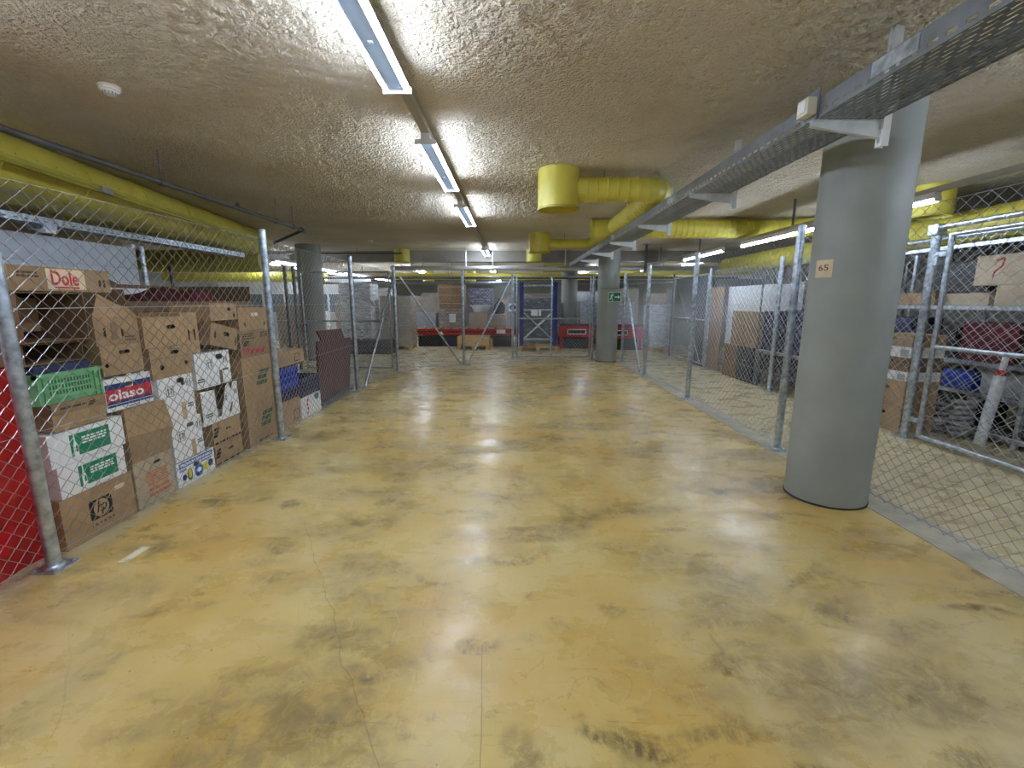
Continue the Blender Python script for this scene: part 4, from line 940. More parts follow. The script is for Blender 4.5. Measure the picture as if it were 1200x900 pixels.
# column F and G, past the second post
c = carton('brown carton on the floor with a drawn square behind the second fence post', 5.04, 5.585, 0, 0.318, 0.45)
for x0, x1, z0, z1 in ((0.09, 0.24, 0.05, 0.06), (0.09, 0.24, 0.17, 0.18), (0.09, 0.10, 0.05, 0.18), (0.23, 0.24, 0.05, 0.18)): patch(c, 'square_print', x0, x1, z0, z1, 'print_brown')
crate('low dark navy plastic crate under the bright blue crate', 5.03, 5.585, 0.326, 0.452, 0.45, 'navy_pl', nslot=10, rows=2)
crate('bright blue plastic crate between navy crate and flat carton', 5.03, 5.575, 0.46, 0.715, 0.45, 'blue_pl', nslot=10, rows=2)
c = carton('flat brown carton with printed corner on the bright blue crate', 5.05, 5.78, 0.723, 0.905, 0.45)
for x0, x1, z0, z1 in ((0.12, 0.24, 0.04, 0.05), (0.12, 0.24, 0.13, 0.14), (0.12, 0.13, 0.04, 0.14), (0.24, 0.25, 0.04, 0.14)): patch(c, 'square_print', x0, x1, z0, z1, 'print_brown')
patch(c, 'dark_edge', -0.36, 0.36, 0.0, 0.016, 'print_brown')
c = carton('white carton with green leaf and pink print on the floor by the maroon board', 5.60, 6.195, 0, 0.268, 0.45, m='card_white')
ellipse(c, 'leaf_print', 0.17, 0.22, 0.07, 0.045, M['print_green'])
for i in range(4): ellipse(c, 'flower_print', -0.12+0.015*(i % 2), 0.05+0.055*i, 0.02, 0.022, 'print_red')
crate('dark navy slatted crate on the white leaf carton', 5.60, 6.175, 0.275, 0.52, 0.45, 'navy_pl', nslot=12, rows=3)
# maroon board on a trolley base
mbd = thing('maroon_board', 'large maroon board standing on a low grey trolley base behind the fence', 'board', (-2.74, 6.95, 0), PI/2)
MB().prism_xz([(-0.70, 0.075), (0.50, 0.075), (0.70, 0.90), (-0.62, 0.94)], 0, 0.03).build('panel', 'maroon', mbd)
MB().prism_xz([(-0.35, 0.90), (0.52, 0.90), (0.40, 1.06), (-0.50, 1.08)], 0.04, 0.07).build('back_panel', 'maroon', mbd)
MB().box(-0.72, 0.55, -0.04, 0.30, 0.03, 0.07).build('trolley_base', 'grey_board', mbd)
for x in (-0.6, 0.45):
    for y in (0.02, 0.25): MB().tube((x, y, 0.0), (x, y, 0.03), 0.02, 10).build('foot', 'black_pl', mbd)
# red tarpaulin bundle at the near post
rt = MB(); nx_, nz_ = 70, 46
def rpos(i, j, back):
    u, v_ = i/(nx_-1), j/(nz_-1); y = 0.5+1.975*u; z = 0.0+1.13*v_
    dn = noise.noise(Vector((y*4, z*4, 1.3+back)))*0.05 + abs(noise.noise(Vector((y*9+z*4, z*8-y*3, 5+back))))*0.055 - 0.03
    edge = min(1, 5*min(u, 1-u))*min(1, 0.35+4*(1-v_))
    return (-2.715 + min(0.055, dn*1.4*edge) - 0.07*(1-edge), y, z) if not back else (-3.35 - dn*edge + 0.16*(1-edge), y, z)
v = [rpos(i, j, 0) for j in range(nz_) for i in range(nx_)] + [rpos(i, j, 1) for j in range(nz_) for i in range(nx_)]
f = []; o_ = nx_*nz_
for j in range(nz_-1):
    for i in range(nx_-1):
        a = j*nx_+i; f += [(a, a+1, a+nx_+1, a+nx_), (o_+a, o_+a+nx_, o_+a+nx_+1, o_+a+1)]
for i in range(nx_-1):
    a = i; f.append((a, o_+a, o_+a+1, a+1)); a = (nz_-1)*nx_+i; f.append((a, a+1, o_+a+1, o_+a))
for j in range(nz_-1):
    a = j*nx_; f.append((a, a+nx_, o_+a+nx_, o_+a)); a = j*nx_+nx_-1; f.append((a, o_+a, o_+a+nx_, a+nx_))
rt.add(v, f); o = rt.build('red_tarpaulin', 'red_fabric', None, True); tag(o, 'crumpled red tarpaulin bundle behind the nearest left fence post', 'tarpaulin')
# big pallet carton with cloth behind the front row
c = thing('pallet_carton', 'large brown pallet carton with white liner heaped with maroon cloth', 'box', (-3.32, 4.72, 0), PI/2)
mb = MB(); mb.box(-0.80, 1.10, 0, 0.01, 0, 1.50); mb.box(-0.80, 1.10, 0.9, 0.91, 0, 1.68); mb.box(-0.80, -0.79, 0.01, 0.9, 0, 1.6); mb.box(1.09, 1.10, 0.01, 0.9, 0, 1.68); mb.box(-0.79, 1.09, 0.01, 0.9, 0, 0.01)
mb.box(-0.80, 1.10, 0.02, 0.9, 1.30, 1.305); mb.build('body', 'card_dk', c)
MB().box(-0.70, 1.06, 0.89, 0.898, 1.31, 1.64).build('liner', 'card_white', c)
cl = MB(); nn = 22; v = []
for j in range(10):
    for i in range(nn):
        x = -0.75+1.75*i/(nn-1); y = 0.05+0.7*j/9
        z = 1.50+0.14*math.exp(-((x-0.25)/0.35)**2)+0.05*noise.noise(Vector((x*5, y*5, 2)))-0.10*abs(j-5)/5*0.5
        v.append((x, y, z))
f = [(j*nn+i, j*nn+i+1, (j+1)*nn+i+1, (j+1)*nn+i) for j in range(9) for i in range(nn-1)]
k0 = len(v); v += [(x, y, 1.306) for x, y, z in v]; f += [tuple(k0+q for q in reversed(t_)) for t_ in f]
bd_ = [i for i in range(nn)] + [j*nn+nn-1 for j in range(1, 10)] + [9*nn+i for i in range(nn-2, -1, -1)] + [j*nn for j in range(8, 0, -1)]
f += [(bd_[i], bd_[(i+1) % len(bd_)], k0+bd_[(i+1) % len(bd_)], k0+bd_[i]) for i in range(len(bd_))]
o = cl.add(v, f).build('cloth_heap', 'maroon_cloth', None, True); o.location = (-3.32, 4.72, 0); o.rotation_euler = (0, 0, PI/2)
tag(o, 'heap of maroon cloth lying in the large pallet carton', 'cloth')
pk = thing('wooden_bar', 'dark wooden bar leaning against the white partition behind the cartons', 'bar', (0, 0, 0))
MB().tube((-4.4, 4.93, 1.75), (-4.4, 5.85, 1.34), 0.026, 4).build('bar', 'wood_dk', pk); MB().tube((-4.4, 5.70, 1.36), (-4.4, 5.75, 0.0), 0.026, 4).build('stake', 'wood_dk', pk)
# white partition in the left cage
wp = thing('panel_partition', 'white panel partition standing at the back of the left cage', 'partition', (-5.22, 0, 0))
for z0, z1 in ((0.0, 1.0), (1.004, 1.94), (1.944, 2.22)):
    for a, b_ in ((-2.0, 2.2), (2.204, 6.45)): MB().box(-0.06, 0, a, b_, z0, z1).build('panel', 'panel', wp)
MB().tube((0.05, 6.5, 0), (0.05, 6.5, 2.25), 0.03, 10).build('end_post', 'galv', wp, True)
MB().box(-0.06, 0.02, 6.38, 6.45, 2.22, 2.27).build('cap', 'white', wp)

# ------------------------------------------------------------------ pallet store beyond the rear gate
PAL = {}
def pallet_parts(t, w_, d, m='wood'):
    n = 5
    for i in range(n):
        x = -w_/2+i*(w_-0.10)/(n-1); MB().box(x, x+0.10, 0, d, 0.122, 0.144).build('deck_board', m, t)
    for y in (0.0, d/2-0.05, d-0.1):
        MB().box(-w_/2, w_/2, y, y+0.1, 0.10, 0.122).build('stringer_board', m, t)
        for x in (-w_/2, -0.05, w_/2-0.1): MB().box(x, x+0.1, y, y+0.1, 0.022, 0.10).build('block', m, t)
    for x in (-w_/2, -0.05, w_/2-0.1): MB().box(x, x+0.1, 0, d, 0, 0.022).build('skid', m, t)
def load(label, x, y, w_, d, h, z0=0.0, pallet=True, m='card', nx=2, nz=3, ny=1, film=True, name='wrapped_pallet', cat='pallet load', seed=0, rz=0):
    t = thing(name, label, cat, (x, y, z0), rz); rg = random.Random(seed)
    zb = 0.0
    if pallet: pallet_parts(t, w_, d); zb = 0.146
    ch = (h-zb)/nz; cw = w_/nx; cd = d/ny
    me = MB().box(-cw/2+0.006, cw/2-0.006, 0.004, cd-0.004, 0.002, ch-0.004).mesh('carton', m)
    tp = MB().box(-cw/2+0.006, cw/2-0.006, 0.002, 0.0038, ch*0.62, ch*0.68).mesh('tape', 'tape')
    for k in range(nz):
        for i in range(nx):
            for j in range(ny):
                o = link('carton', me, t, 0, (-w_/2+cw*(i+0.5)+rg.uniform(-0.004, 0.004), j*cd, zb+k*ch))
                if j == 0 and m.startswith('card'): link('tape', tp, o)
    if film:
        bm = bmesh.new(); bmesh.ops.create_grid(bm, x_segments=1, y_segments=1, size=0.5); bm.free()
        fb = MB(); nu = 28; nv = 14; e = 0.015; per = 2*(w_+d); v = []
        for k in range(nv+1):
            for i in range(nu):
                s = per*i/nu
                if s < w_: px, py = -w_/2-e+(w_+2*e)*s/w_, -e
                elif s < w_+d: px, py = w_/2+e, -e+(d+2*e)*(s-w_)/d
                elif s < 2*w_+d: px, py = w_/2+e-(w_+2*e)*(s-w_-d)/w_, d+e
                else: px, py = -w_/2-e, d+e-(d+2*e)*(s-2*w_-d)/d
                a = noise.noise(Vector((px*5, py*5+seed, k*1.3)))*0.018
                v.append((px*(1+a), py+a, (zb-0.02 if pallet else 0.002)+(h+0.01-(zb-0.02 if pallet else 0.002))*k/nv))
        f = [(k*nu+i, k*nu+(i+1) % nu, (k+1)*nu+(i+1) % nu, (k+1)*nu+i) for k in range(nv) for i in range(nu)]+[tuple(nv*nu+i for i in range(nu))]
        fb.add(v, f).build('stretch_film', 'film', t, True)
    return t
def on_pallet_label(): pass
load('tall pale wrapped pallet standing beside the far end of the left gate', -4.72, 13.75, 0.95, 0.8, 2.02, m='card_white', nx=2, nz=6, seed=1)
load('wrapped pallet of greyish cartons next to the tall pale one', -3.62, 14.1, 0.95, 0.8, 1.66, m='card_pale', nx=2, nz=5, seed=2)
load('wrapped pallet of mixed cartons at the left store side', -6.9, 14.4, 1.1, 0.9, 1.45, m='card', nx=3, nz=4, seed=3)
# dark plastic pallets stacked low
def plastic_pallet(label, x, y, z0, group):
    t = thing('plastic_pallet', label, 'pallet', (x, y, z0), 0, group)
    for i in range(6): MB().box(-0.75+i*0.265, -0.75+i*0.265+0.18, 0, 0.8, 0.10, 0.13).build('deck_board', 'navy_pl', t)
    for y_ in (0, 0.35, 0.68): MB().box(-0.75, 0.76, y_, y_+0.12, 0.0, 0.10).build('runner', 'black_pl', t)
    return t
for k in range(3): plastic_pallet(['dark navy plastic pallet on the floor at the bottom of the low stack', 'dark navy plastic pallet in the middle of the low stack', 'dark navy plastic pallet on top of the low stack'][k], -4.25, 12.85, 0.132*k, 'low stack of navy pallets')
tb = thing('barrier_tape', 'short red and white striped marker post standing on the navy pallets', 'marker', (-4.4, 13.1, 0.397))
for i in range(5): MB().tube((0.02*i*0.5, 0, 0.06*i), (0.02*(i+1)*0.5, 0, 0.06*(i+1)), 0.02, 8).build('stripe', 'print_red' if i % 2 else 'print_white', tb)
# red-beamed rack
rk = thing('pallet_rack', 'low red-beamed pallet rack carrying cartons behind the skew fence', 'rack', (0, 15.0, 0))
for y in (0.0, 0.95): MB().box(-3.22, 0.12, y, y+0.05, 0.40, 0.60).build('beam', 'red_steel', rk); MB().box(-3.22, 0.12, y-0.008, y, 0.49, 0.53).build('beam_groove', 'maroon', rk)
for x in (-3.30, 0.12):
    for y in (0.0, 0.92): MB().box(x, x+0.08, y, y+0.08, 0, 0.615).build('upright', 'blue_steel', rk)
for i in range(11): MB().box(-3.15+i*0.295, -3.15+i*0.295+0.2, 0.0, 1.0, 0.60, 0.618).build('shelf_board', 'wood', rk)
MB().box(-0.52, -0.22, -0.012, -0.008, 0.44, 0.57).build('load_sign', 'print_white', rk)
MB().prism_xz([(-2.45, 0.40), (-2.25, 0.40), (-2.35, 0.52)], -0.013, -0.009).build('warning_triangle', 'print_white', rk)
load('translucent tubs under film on the left end of the red rack', -2.85, 15.1, 0.62, 0.7, 0.50, 0.62, False, 'grey_pl', 2, 3, seed=4)
load('brown cartons with white sheet on the red rack', -2.02, 15.1, 0.80, 0.75, 0.62, 0.62, False, 'card_dk', 2, 2, seed=5)
MB_ = load('upper brown carton stack on the red rack', -2.0, 15.12, 0.84, 0.7, 0.80, 1.255, False, 'card_dk', 2, 3, film=False, seed=6)
load('film-wrapped cartons in the middle of the red rack', -1.12, 15.1, 0.62, 0.75, 0.50, 0.62, False, 'card', 1, 2, seed=7)
load('wide brown cartons with film on the right half of the red rack', -0.47, 15.1, 0.56, 0.75, 0.44, 0.62, False, 'card', 2, 2, seed=8)
load('dark blue film-wrapped stack behind the red rack', -1.15, 16.6, 0.9, 0.8, 1.95, m='navy_pl', nx=2, nz=4, seed=9)
ps = thing('paper_sheet', 'white paper sheet stuck on the brown cartons of the red rack', 'paper', (-1.98, 15.068, 0.95)); MB().box(-0.10, 0.10, 0, 0.002, -0.13, 0.13).build('sheet', 'print_white', ps); greek(ps, 'small_print', -0.08, 0.08, -0.1, 0.1, 'grey_pl', 7, 0, 90)
tb = thing('white_tub', 'white open plastic tub on the film-wrapped rack cartons', 'tub', (-1.06, 15.45, 1.135))
MB().lathe([(0.0, 0.0), (0.24, 0.0), (0.33, 0.22), (0.345, 0.22), (0.345, 0.235), (0.32, 0.235), (0.23, 0.012), (0, 0.012)], 24).build('tub', 'white', tb, True)
for s in (-1, 1): MB().box(s*0.34-0.03, s*0.34+0.03, -0.05, 0.05, 0.19, 0.215).build('handle', 'white', tb)
bg = thing('black_bag', 'black plastic bag slumped on the cartons behind the white tub', 'bag', (-0.42, 15.5, 1.08))
mb = MB(); mb.lathe([(0, 0), (0.17, 0.0), (0.22, 0.12), (0.19, 0.3), (0.10, 0.40), (0.04, 0.44), (0.07, 0.5), (0, 0.5)], 18)
mb.v = [(x*(1+0.25*noise.noise(Vector((x*6, y*6, z*6)))), y*(0.6+0.2*noise.noise(Vector((x*5, y*5, z*6+3)))), z) for x, y, z in mb.v]; mb.build('bag', 'black_pl', bg, True)
load('orange-topped cartons on the tall shelf far behind the red rack', -2.9, 17.0, 0.9, 0.8, 1.8, m='card_pale', nx=2, nz=5, seed=10)
for k, (x, wd_, h, m_) in enumerate(((-2.75, 0.8, 0.36, 'black_pl'), (-1.95, 0.7, 0.38, 'navy_pl'), (-0.30, 0.7, 0.34, 'black_pl'))):
    carton(['black low bin under the left end of the red rack', 'navy low bin under the middle of the red rack', 'black low bin under the right end of the red rack'][k], x-wd_/2, x+wd_/2, 0, h, 0.7, face=15.12, side='F', m=m_, tape=False, name='storage_bin', cat='bin')
for k, (x, y, wd_, h, m_, nz) in enumerate(((-5.2, 17.6, 1.1, 2.0, 'card_white', 5), (-4.0, 18.9, 1.1, 1.7, 'card', 4), (-2.6, 19.4, 1.1, 2.1, 'card_dk', 5), (-1.3, 19.2, 1.0, 1.9, 'navy_pl', 4), (0.1, 19.4, 1.1, 1.6, 'card', 4), (1.0, 18.2, 0.9, 1.8, 'card_dk', 4), (3.2, 19.4, 1.1, 1.9, 'grey_pl', 5), (4.6, 18.6, 1.1, 2.0, 'card_pale', 5), (6.0, 18.2, 1.1, 1.8, 'card', 5), (-6.4, 17.8, 1.0, 1.5, 'card', 4), (6.9, 13.9, 1.0, 2.0, 'card', 5))):
    load(['back-row wrapped pallet of white cartons by the left store lights', 'back-row wrapped pallet of brown cartons beside the white ones', 'tall back-row pallet of dark brown cartons behind the red rack', 'back-row wrapped pallet of navy goods behind the red rack', 'back-row wrapped brown pallet behind the wide rack cartons', 'dark brown wrapped pallet behind the blue frames', 'grey wrapped pallet behind the second far column', 'pale wrapped pallet far down the right aisle', 'brown wrapped pallet far down behind the sheet partition', 'low brown wrapped pallet beside the glazed partition', 'brown wrapped pallet by the right wall past the sheet partition'][k], x, y, wd_, 0.8, h, m=m_, nx=2, nz=nz, seed=30+k)
fixture(-2.95, 13.75, 15.3, 'twin-tube light hung low over the greyish wrapped cartons', z=2.45)
trunk(-2.95, 13.6, 15.5, 'short light trunking over the greyish wrapped cartons', z=2.525, hang=(13.8, 15.3))
# wooden crate on pallet
wc = thing('wooden_crate', 'pale wooden crate on a pallet under the red rack beam', 'crate', (-1.22, 14.12, 0)); pallet_parts(wc, 1.0, 0.75)
for i in range(3): MB().box(-0.5, 0.5, 0, 0.02, 0.147+i*0.085, 0.147+i*0.085+0.081).build('plank', 'wood', wc)
for s in (-0.5, 0.48): MB().box(s, s+0.02, 0.02, 0.73, 0.147, 0.40).build('side_panel', 'wood', wc)
MB().box(-0.5, 0.5, 0.73, 0.75, 0.147, 0.40).build('back_panel', 'wood', wc); MB().box(-0.48, 0.48, 0.02, 0.73, 0.147, 0.16).build('bottom', 'wood', wc)
load('wrapped stack with a blue logo patch on the red rack end', 0.04, 15.1, 0.34, 0.7, 1.05, 0.62, False, 'grey_pl', 1, 4, seed=11)
lg_ = thing('blue_sticker', 'round blue logo sticker on the wrapped pallet on the red rack end', 'sticker', (0.02, 15.075, 1.30)); MB().box(-0.13, 0.13, 0, 0.002, -0.13, 0.13).build('sheet', 'print_white', lg_); ellipse(lg_, 'blue_disc', 0, 0.0, 0.11, 0.085, 'print_blue')
# blue upright frames stacked on a pallet
bf = thing('rack_frames', 'blue rack upright frames with grey cross braces standing on a pallet', 'rack frames', (0.80, 13.7, 0)); pallet_parts(bf, 1.2, 0.7)
for x in (-0.57, 0.45):
    for y in (0.05, 0.35): MB().box(x, x+0.12, y, y+0.08, 0.147, 2.06).build('upright', 'blue_steel', bf)
for y in (0.07, 0.38):
    for z in (0.32, 1.22, 1.95): MB().box(-0.45, 0.45, y, y+0.03, z, z+0.04).build('cross_rail', 'galv', bf)
    for a, b_ in (((-0.43, y, 1.15), (0.43, y, 0.36)), ((0.43, y+0.03, 1.15), (-0.43, y+0.03, 0.36))): MB().tube(a, b_, 0.02, 6).build('cross_brace', 'galv', bf)
for x in (-0.10, 0.06): MB().box(x-0.05 if x > 0 else x-0.12, x+0.02 if x > 0 else x+0.08, 0.062, 0.069, 1.06, 1.24).build('paper_label', 'print_white', bf)
load('dark film-wrapped cartons behind the blue frames', 0.8, 14.6, 0.9, 0.8, 1.6, m='grey_board', nx=2, nz=3, seed=12)
# red steel units with white-framed slot
def red_unit(label, x0, x1, y):
    t = thing('red_steel_unit', label, 'rack', (0, y, 0))
    MB().box(x0, x1, 0, 0.9, 0.36, 0.72).build('body', 'red_steel', t, bevel=0.01)
    xc = x0+0.25
    for a in (x0+0.03, x1-0.11): MB().box(a, a+0.08, 0.02, 0.12, 0, 0.36).build('leg', 'red_steel', t); MB().box(a, a+0.08, 0.75, 0.85, 0, 0.36).build('leg', 'red_steel', t)
    for q in ((xc, xc+0.6, 0.46, 0.485), (xc, xc+0.6, 0.595, 0.62), (xc, xc+0.025, 0.46, 0.62), (xc+0.575, xc+0.6, 0.46, 0.62)): MB().box(q[0], q[1], -0.008, 0, q[2], q[3]).build('slot_frame', 'print_white', t)
    MB().box(xc+0.025, xc+0.575, -0.003, 0, 0.485, 0.595).build('slot', 'dark', t)
    MB().box(x0, x1, 0.0, 0.04, 0.72, 0.80).build('top_rail', 'maroon', t)
    return t
for k, (a, b_, y) in enumerate(((1.66, 2.48, 14.55), (2.86, 3.92, 14.05))):
    carton(['dark bin under the red steel unit seen through the rear gate', 'dark bin under the red steel unit by the exit-sign column'][k], a, b_, 0, 0.33, 0.6, face=y, side='F', m='black_pl', tape=False, name='storage_bin', cat='bin')  # black boxes put in to make the space below the red units dark
red_unit('red steel unit with white framed slot seen through the rear gate', 1.52, 2.62, 14.4)
red_unit('red steel unit with white framed slot right of the exit-sign column', 2.72, 4.05, 13.9)
load('clear wrapped pallet behind the red unit beyond the rear gate', 2.75, 16.0, 0.7, 0.8, 1.5, m='panel', nx=2, nz=4, seed=13)
load('dark wrapped cartons left of the second far column', 1.45, 16.2, 0.6, 0.8, 1.45, m='grey_board', nx=1, nz=3, seed=14)
load('silver wrapped pallet, first one past the gate of the right aisle', 3.55, 15.1, 1.0, 0.8, 1.48, m='panel', nx=2, nz=4, seed=15)
load('silver wrapped pallet at the end of the right aisle', 4.62, 13.5, 0.95, 0.8, 1.40, m='panel', nx=2, nz=5, seed=16)
load('maroon cartons under film behind the right red unit', 3.2, 16.9, 0.9, 0.8, 1.2, m='maroon', nx=2, nz=3, seed=17)
load('tall wrapped pallet in the far right corner of the store', 5.9, 15.2, 1.0, 0.8, 1.9, m='grey_pl', nx=2, nz=5, seed=18)
# glazed partition of the left store
gp = thing('glazed_partition', 'white glazed office partition far back in the left store', 'partition', (0, 20.0, 0))
xa = -12.8
for i in range(7):
    x = xa+i*0.95
    MB().box(x, x+0.945, 0, 0.06, 0, 0.98).build('lower_panel', 'wall', gp); MB().box(x, x+0.945, 0, 0.06, 1.84, 2.45).build('upper_panel', 'white', gp)
    MB().box(x+0.05, x+0.895, 0.02, 0.04, 1.02, 1.80).build('pane', 'glass', gp); MB().box(x-0.03, x+0.05, -0.01, 0.07, 0.98, 1.84).build('mullion', 'white', gp)
    MB().box(x+0.05, x+0.92, -0.01, 0.07, 0.98, 1.02).build('sill', 'white', gp); MB().box(x+0.05, x+0.92, -0.01, 0.07, 1.80, 1.84).build('head_rail', 'white', gp)
load('pale wrapped pallet in front of the glazed partition', -8.2, 18.2, 1.1, 0.9, 1.1, m='card_white', nx=2, nz=3, seed=20)

# ------------------------------------------------------------------ right cage
sh = thing('sheet_partition', 'blue grey sheet partition at the end of the right cage', 'partition', (0, 12.55, 0))
for i in range(4): MB().box(4.42+i*0.62, 4.42+i*0.62+0.615, 0, 0.04, 0.30, 2.10).build('sheet', 'sheet', sh)
for x in (4.45, 5.65, 6.85): MB().box(x, x+0.05, 0.04, 0.10, 0.0, 2.10).build('stud', 'galv_dull', sh)
bs = thing('board_stack', 'stack of slate grey boards leaning upright inside the right cage', 'boards', (4.44, 10.62, 0), -PI/2)
for i in range(4): MB().box(-0.30+0.02*i, 0.16+0.02*i, 0.05*i, 0.05*i+0.035, 0.02, 2.08-0.02*i).build('board', 'grey_board', bs)
MB().box(-0.32, 0.25, -0.02, 0.2, 0, 0.02).build('batten', 'wood_dk', bs)
tp = thing('veneer_panel', 'tall tan veneer panel leaning beside the white wardrobe', 'panel', (4.50, 10.05, 0), -PI/2)
MB().box(-0.27, 0.30, 0, 0.03, 0.0, 1.80).build('board', 'chip', tp); MB().box(-0.27, 0.30, 0.031, 0.033, 0.0, 1.80).build('backing', 'chip_dk', tp)
wd = thing('wardrobe', 'white two-door wardrobe behind the fence of the right cage', 'wardrobe', (4.62, 8.98, 0), -PI/2)
MB().box(-0.78, 0.78, 0.02, 0.60, 0.06, 1.80).build('carcass', 'white', wd); MB().box(-0.76, 0.76, 0.05, 0.57, 0, 0.06).build('plinth', 'grey_pl', wd)
for x0, x1 in ((-0.775, -0.262), (-0.258, 0.258), (0.262, 0.775)):
    for z0, z1 in ((0.07, 0.955), (0.965, 1.79)):
        d_ = MB().box(x0, x1, 0, 0.02, z0, z1).build('door', 'white', wd)
        MB().tube((x1-0.06 if x0 < 0 else x0+0.06, -0.022, 0.90 if z0 < 0.5 else 1.02), (x1-0.06 if x0 < 0 else x0+0.06, 0, 0.90 if z0 < 0.5 else 1.02), 0.014, 10).build('knob', 'galv_dull', d_)
cq = carton('brown carton standing on the brown chest in front of the white wardrobe', 8.10, 9.05, 0.658, 1.31, 0.17, face=4.40, side='R', m='card', tape=True, name='cardboard_box')
patch(cq, 'seam', -0.002, 0.002, 0.0, 0.65, 'print_brown')
ch = thing('brown_chest', 'brown veneer chest standing on the floor under the upright carton', 'chest', (4.395, 9.02, 0), -PI/2)
MB().box(-0.28, 0.28, 0.012, 0.19, 0.0, 0.635).build('carcass', 'chip_dk', ch); MB().box(-0.29, 0.29, 0, 0.20, 0.635, 0.656).build('top', 'chip_dk', ch)
for x0, x1 in ((-0.275, -0.003), (0.003, 0.275)):
    d_ = MB().box(x0, x1, 0, 0.012, 0.03, 0.63).build('door', 'chip_dk', ch); MB().tube((0.05 if x0 > 0 else -0.05, -0.018, 0.4), (0.05 if x0 > 0 else -0.05, 0, 0.4), 0.012, 8).build('knob', 'galv_dull', d_)
dk = thing('work_table', 'grey topped work table with dark shelves inside the right cage', 'table', (4.40, 7.40, 0), -PI/2)
MB().box(-0.64, 0.74, 0, 0.62, 0.62, 0.655).build('table_top', 'grey_pl', dk)
for x in (-0.635, 0.68):
    for y in (0.01, 0.56): MB().box(x, x+0.04, y, y+0.04, 0, 0.62).build('leg', 'galv_dull', dk)
MB().box(-0.63, 0.72, 0.01, 0.60, 0.25, 0.27).build('lower_shelf', 'grey_board', dk); MB().box(-0.63, 0.72, 0.60, 0.61, 0.05, 0.6).build('back_panel', 'black_pl', dk)
bc = thing('black_cabinet', 'low black cabinet between the brown chest and the work table', 'cabinet', (4.395, 8.445, 0), -PI/2)
MB().box(-0.275, 0.275, 0.012, 0.19, 0.0, 0.656).build('carcass', 'black_pl', bc)
for x0, x1 in ((-0.27, -0.003), (0.003, 0.27)):
    d_ = MB().box(x0, x1, 0, 0.012, 0.03, 0.64).build('door', 'black_pl', bc); MB().tube((0.04 if x0 > 0 else -0.04, -0.018, 0.4), (0.04 if x0 > 0 else -0.04, 0, 0.4), 0.012, 8).build('knob', 'galv', d_)
cb = thing('grey_rail', 'grey steel angle rail standing against the upright brown carton', 'rail', (4.425, 8.079, 0))
MB().box(-0.02, 0.0, -0.015, 0.015, 0.0, 1.9).build('rail', 'galv_dull', cb); MB().box(-0.02, 0.003, -0.03, 0.03, 0.0, 0.012).build('foot', 'galv_dull', cb)
for k, (x, wd_, h) in enumerate(((-0.46, 0.38, 0.30), (0.0, 0.44, 0.26), (0.46, 0.36, 0.32))):
    t = carton(['dark box on the lower table shelf nearest the brown chest', 'dark box in the middle of the lower table shelf', 'dark box on the lower table shelf nearest the thick column'][k], 7.40-x-wd_/2, 7.40-x+wd_/2, 0.271, 0.271+h, 0.4, face=4.46, side='R', m='black_pl', tape=False)
for k, (ya, yb, z0, z1, lb) in enumerate(((7.45, 8.02, 0.656, 1.02, 'dark navy crate on the work table, lower, near the brown carton'), (7.45, 8.02, 1.025, 1.33, 'dark navy crate on the work table, upper, near the brown carton'), (6.70, 7.40, 0.656, 1.05, 'dark navy crate on the work table, lower, near the thick column'), (6.72, 7.38, 1.055, 1.36, 'dark navy crate on the work table, upper, near the thick column'))):
    crate(lb, ya, yb, z0, z1, 0.45, 'navy_pl', face=4.47, side='R', nslot=9, rows=2)
# tall steel shelving inside the right cage
def shelving(label, x0, x1, ya, yb, zs, h, m='galv'):
    t = thing('steel_shelving', label, 'shelf', (0, 0, 0)); n = max(1, round((yb-ya)/0.95))
    for i in range(n+1):
        y = ya+(yb-ya)*i/n
        for x in (x0, x1-0.04): MB().box(x, x+0.04, y-0.02, y+0.02, 0, h).build('upright', m, t)
    for z in zs:
        MB().box(x0+0.002, x1-0.002, ya+0.02, yb-0.02, z-0.01, z).build('shelf_board', 'grey_board', t)
        MB().box(x0-0.012, x0-0.001, ya-0.02, yb+0.02, z-0.04, z).build('front_rail', m, t)
    return t
shelving('grey steel shelving packed with boxes behind the near wire gate', 5.15, 5.75, 2.3, 6.55, (0.10, 0.50, 0.84, 1.45, 2.14), 2.2)
shelving('grey steel shelving behind the work table and navy crates', 5.30, 5.80, 6.75, 10.2, (0.12, 0.70, 1.30, 1.85), 2.05, 'galv_dull')
def shelf_box(label, ya, yb, z0, z1, face=5.20, depth=0.42, m='card', **k): return carton(label, ya, yb, z0, z1, depth, face=face, side='R', m=m, tape=False, **k)
big = shelf_box('big pale carton with a red scribble on the upper shelf', 4.05, 5.18, 1.672, 1.985, m='card_pale')
shelf_box('big pale carton at the bottom of the upper shelf under the scribbled one', 4.05, 4.92, 1.452, 1.665, m='card_pale')
tx = MB()
for a, b_ in (((-0.36, 0.26), (-0.28, 0.28)), ((-0.28, 0.28), (-0.29, 0.2)), ((-0.29, 0.2), (-0.36, 0.14)), ((-0.36, 0.14), (-0.37, 0.08))):
    tx.tube((a[0], -0.001, a[1]), (b_[0], -0.001, b_[1]), 0.008, 5)
tx.build('red_scribble', 'print_red', big)
shelf_box('flat pale carton lying on the upper shelf edge beside the gate post', 4.98, 5.48, 1.452, 1.585, m='card_pale')
shelf_box('small tan carton on the upper shelf close to the thick column', 5.62, 6.15, 1.452, 1.60, m='card')
shelf_box('long dark box on the upper shelf behind the flat cartons', 5.25, 5.95, 1.61, 1.95, 5.40, 0.30, m='black_pl')
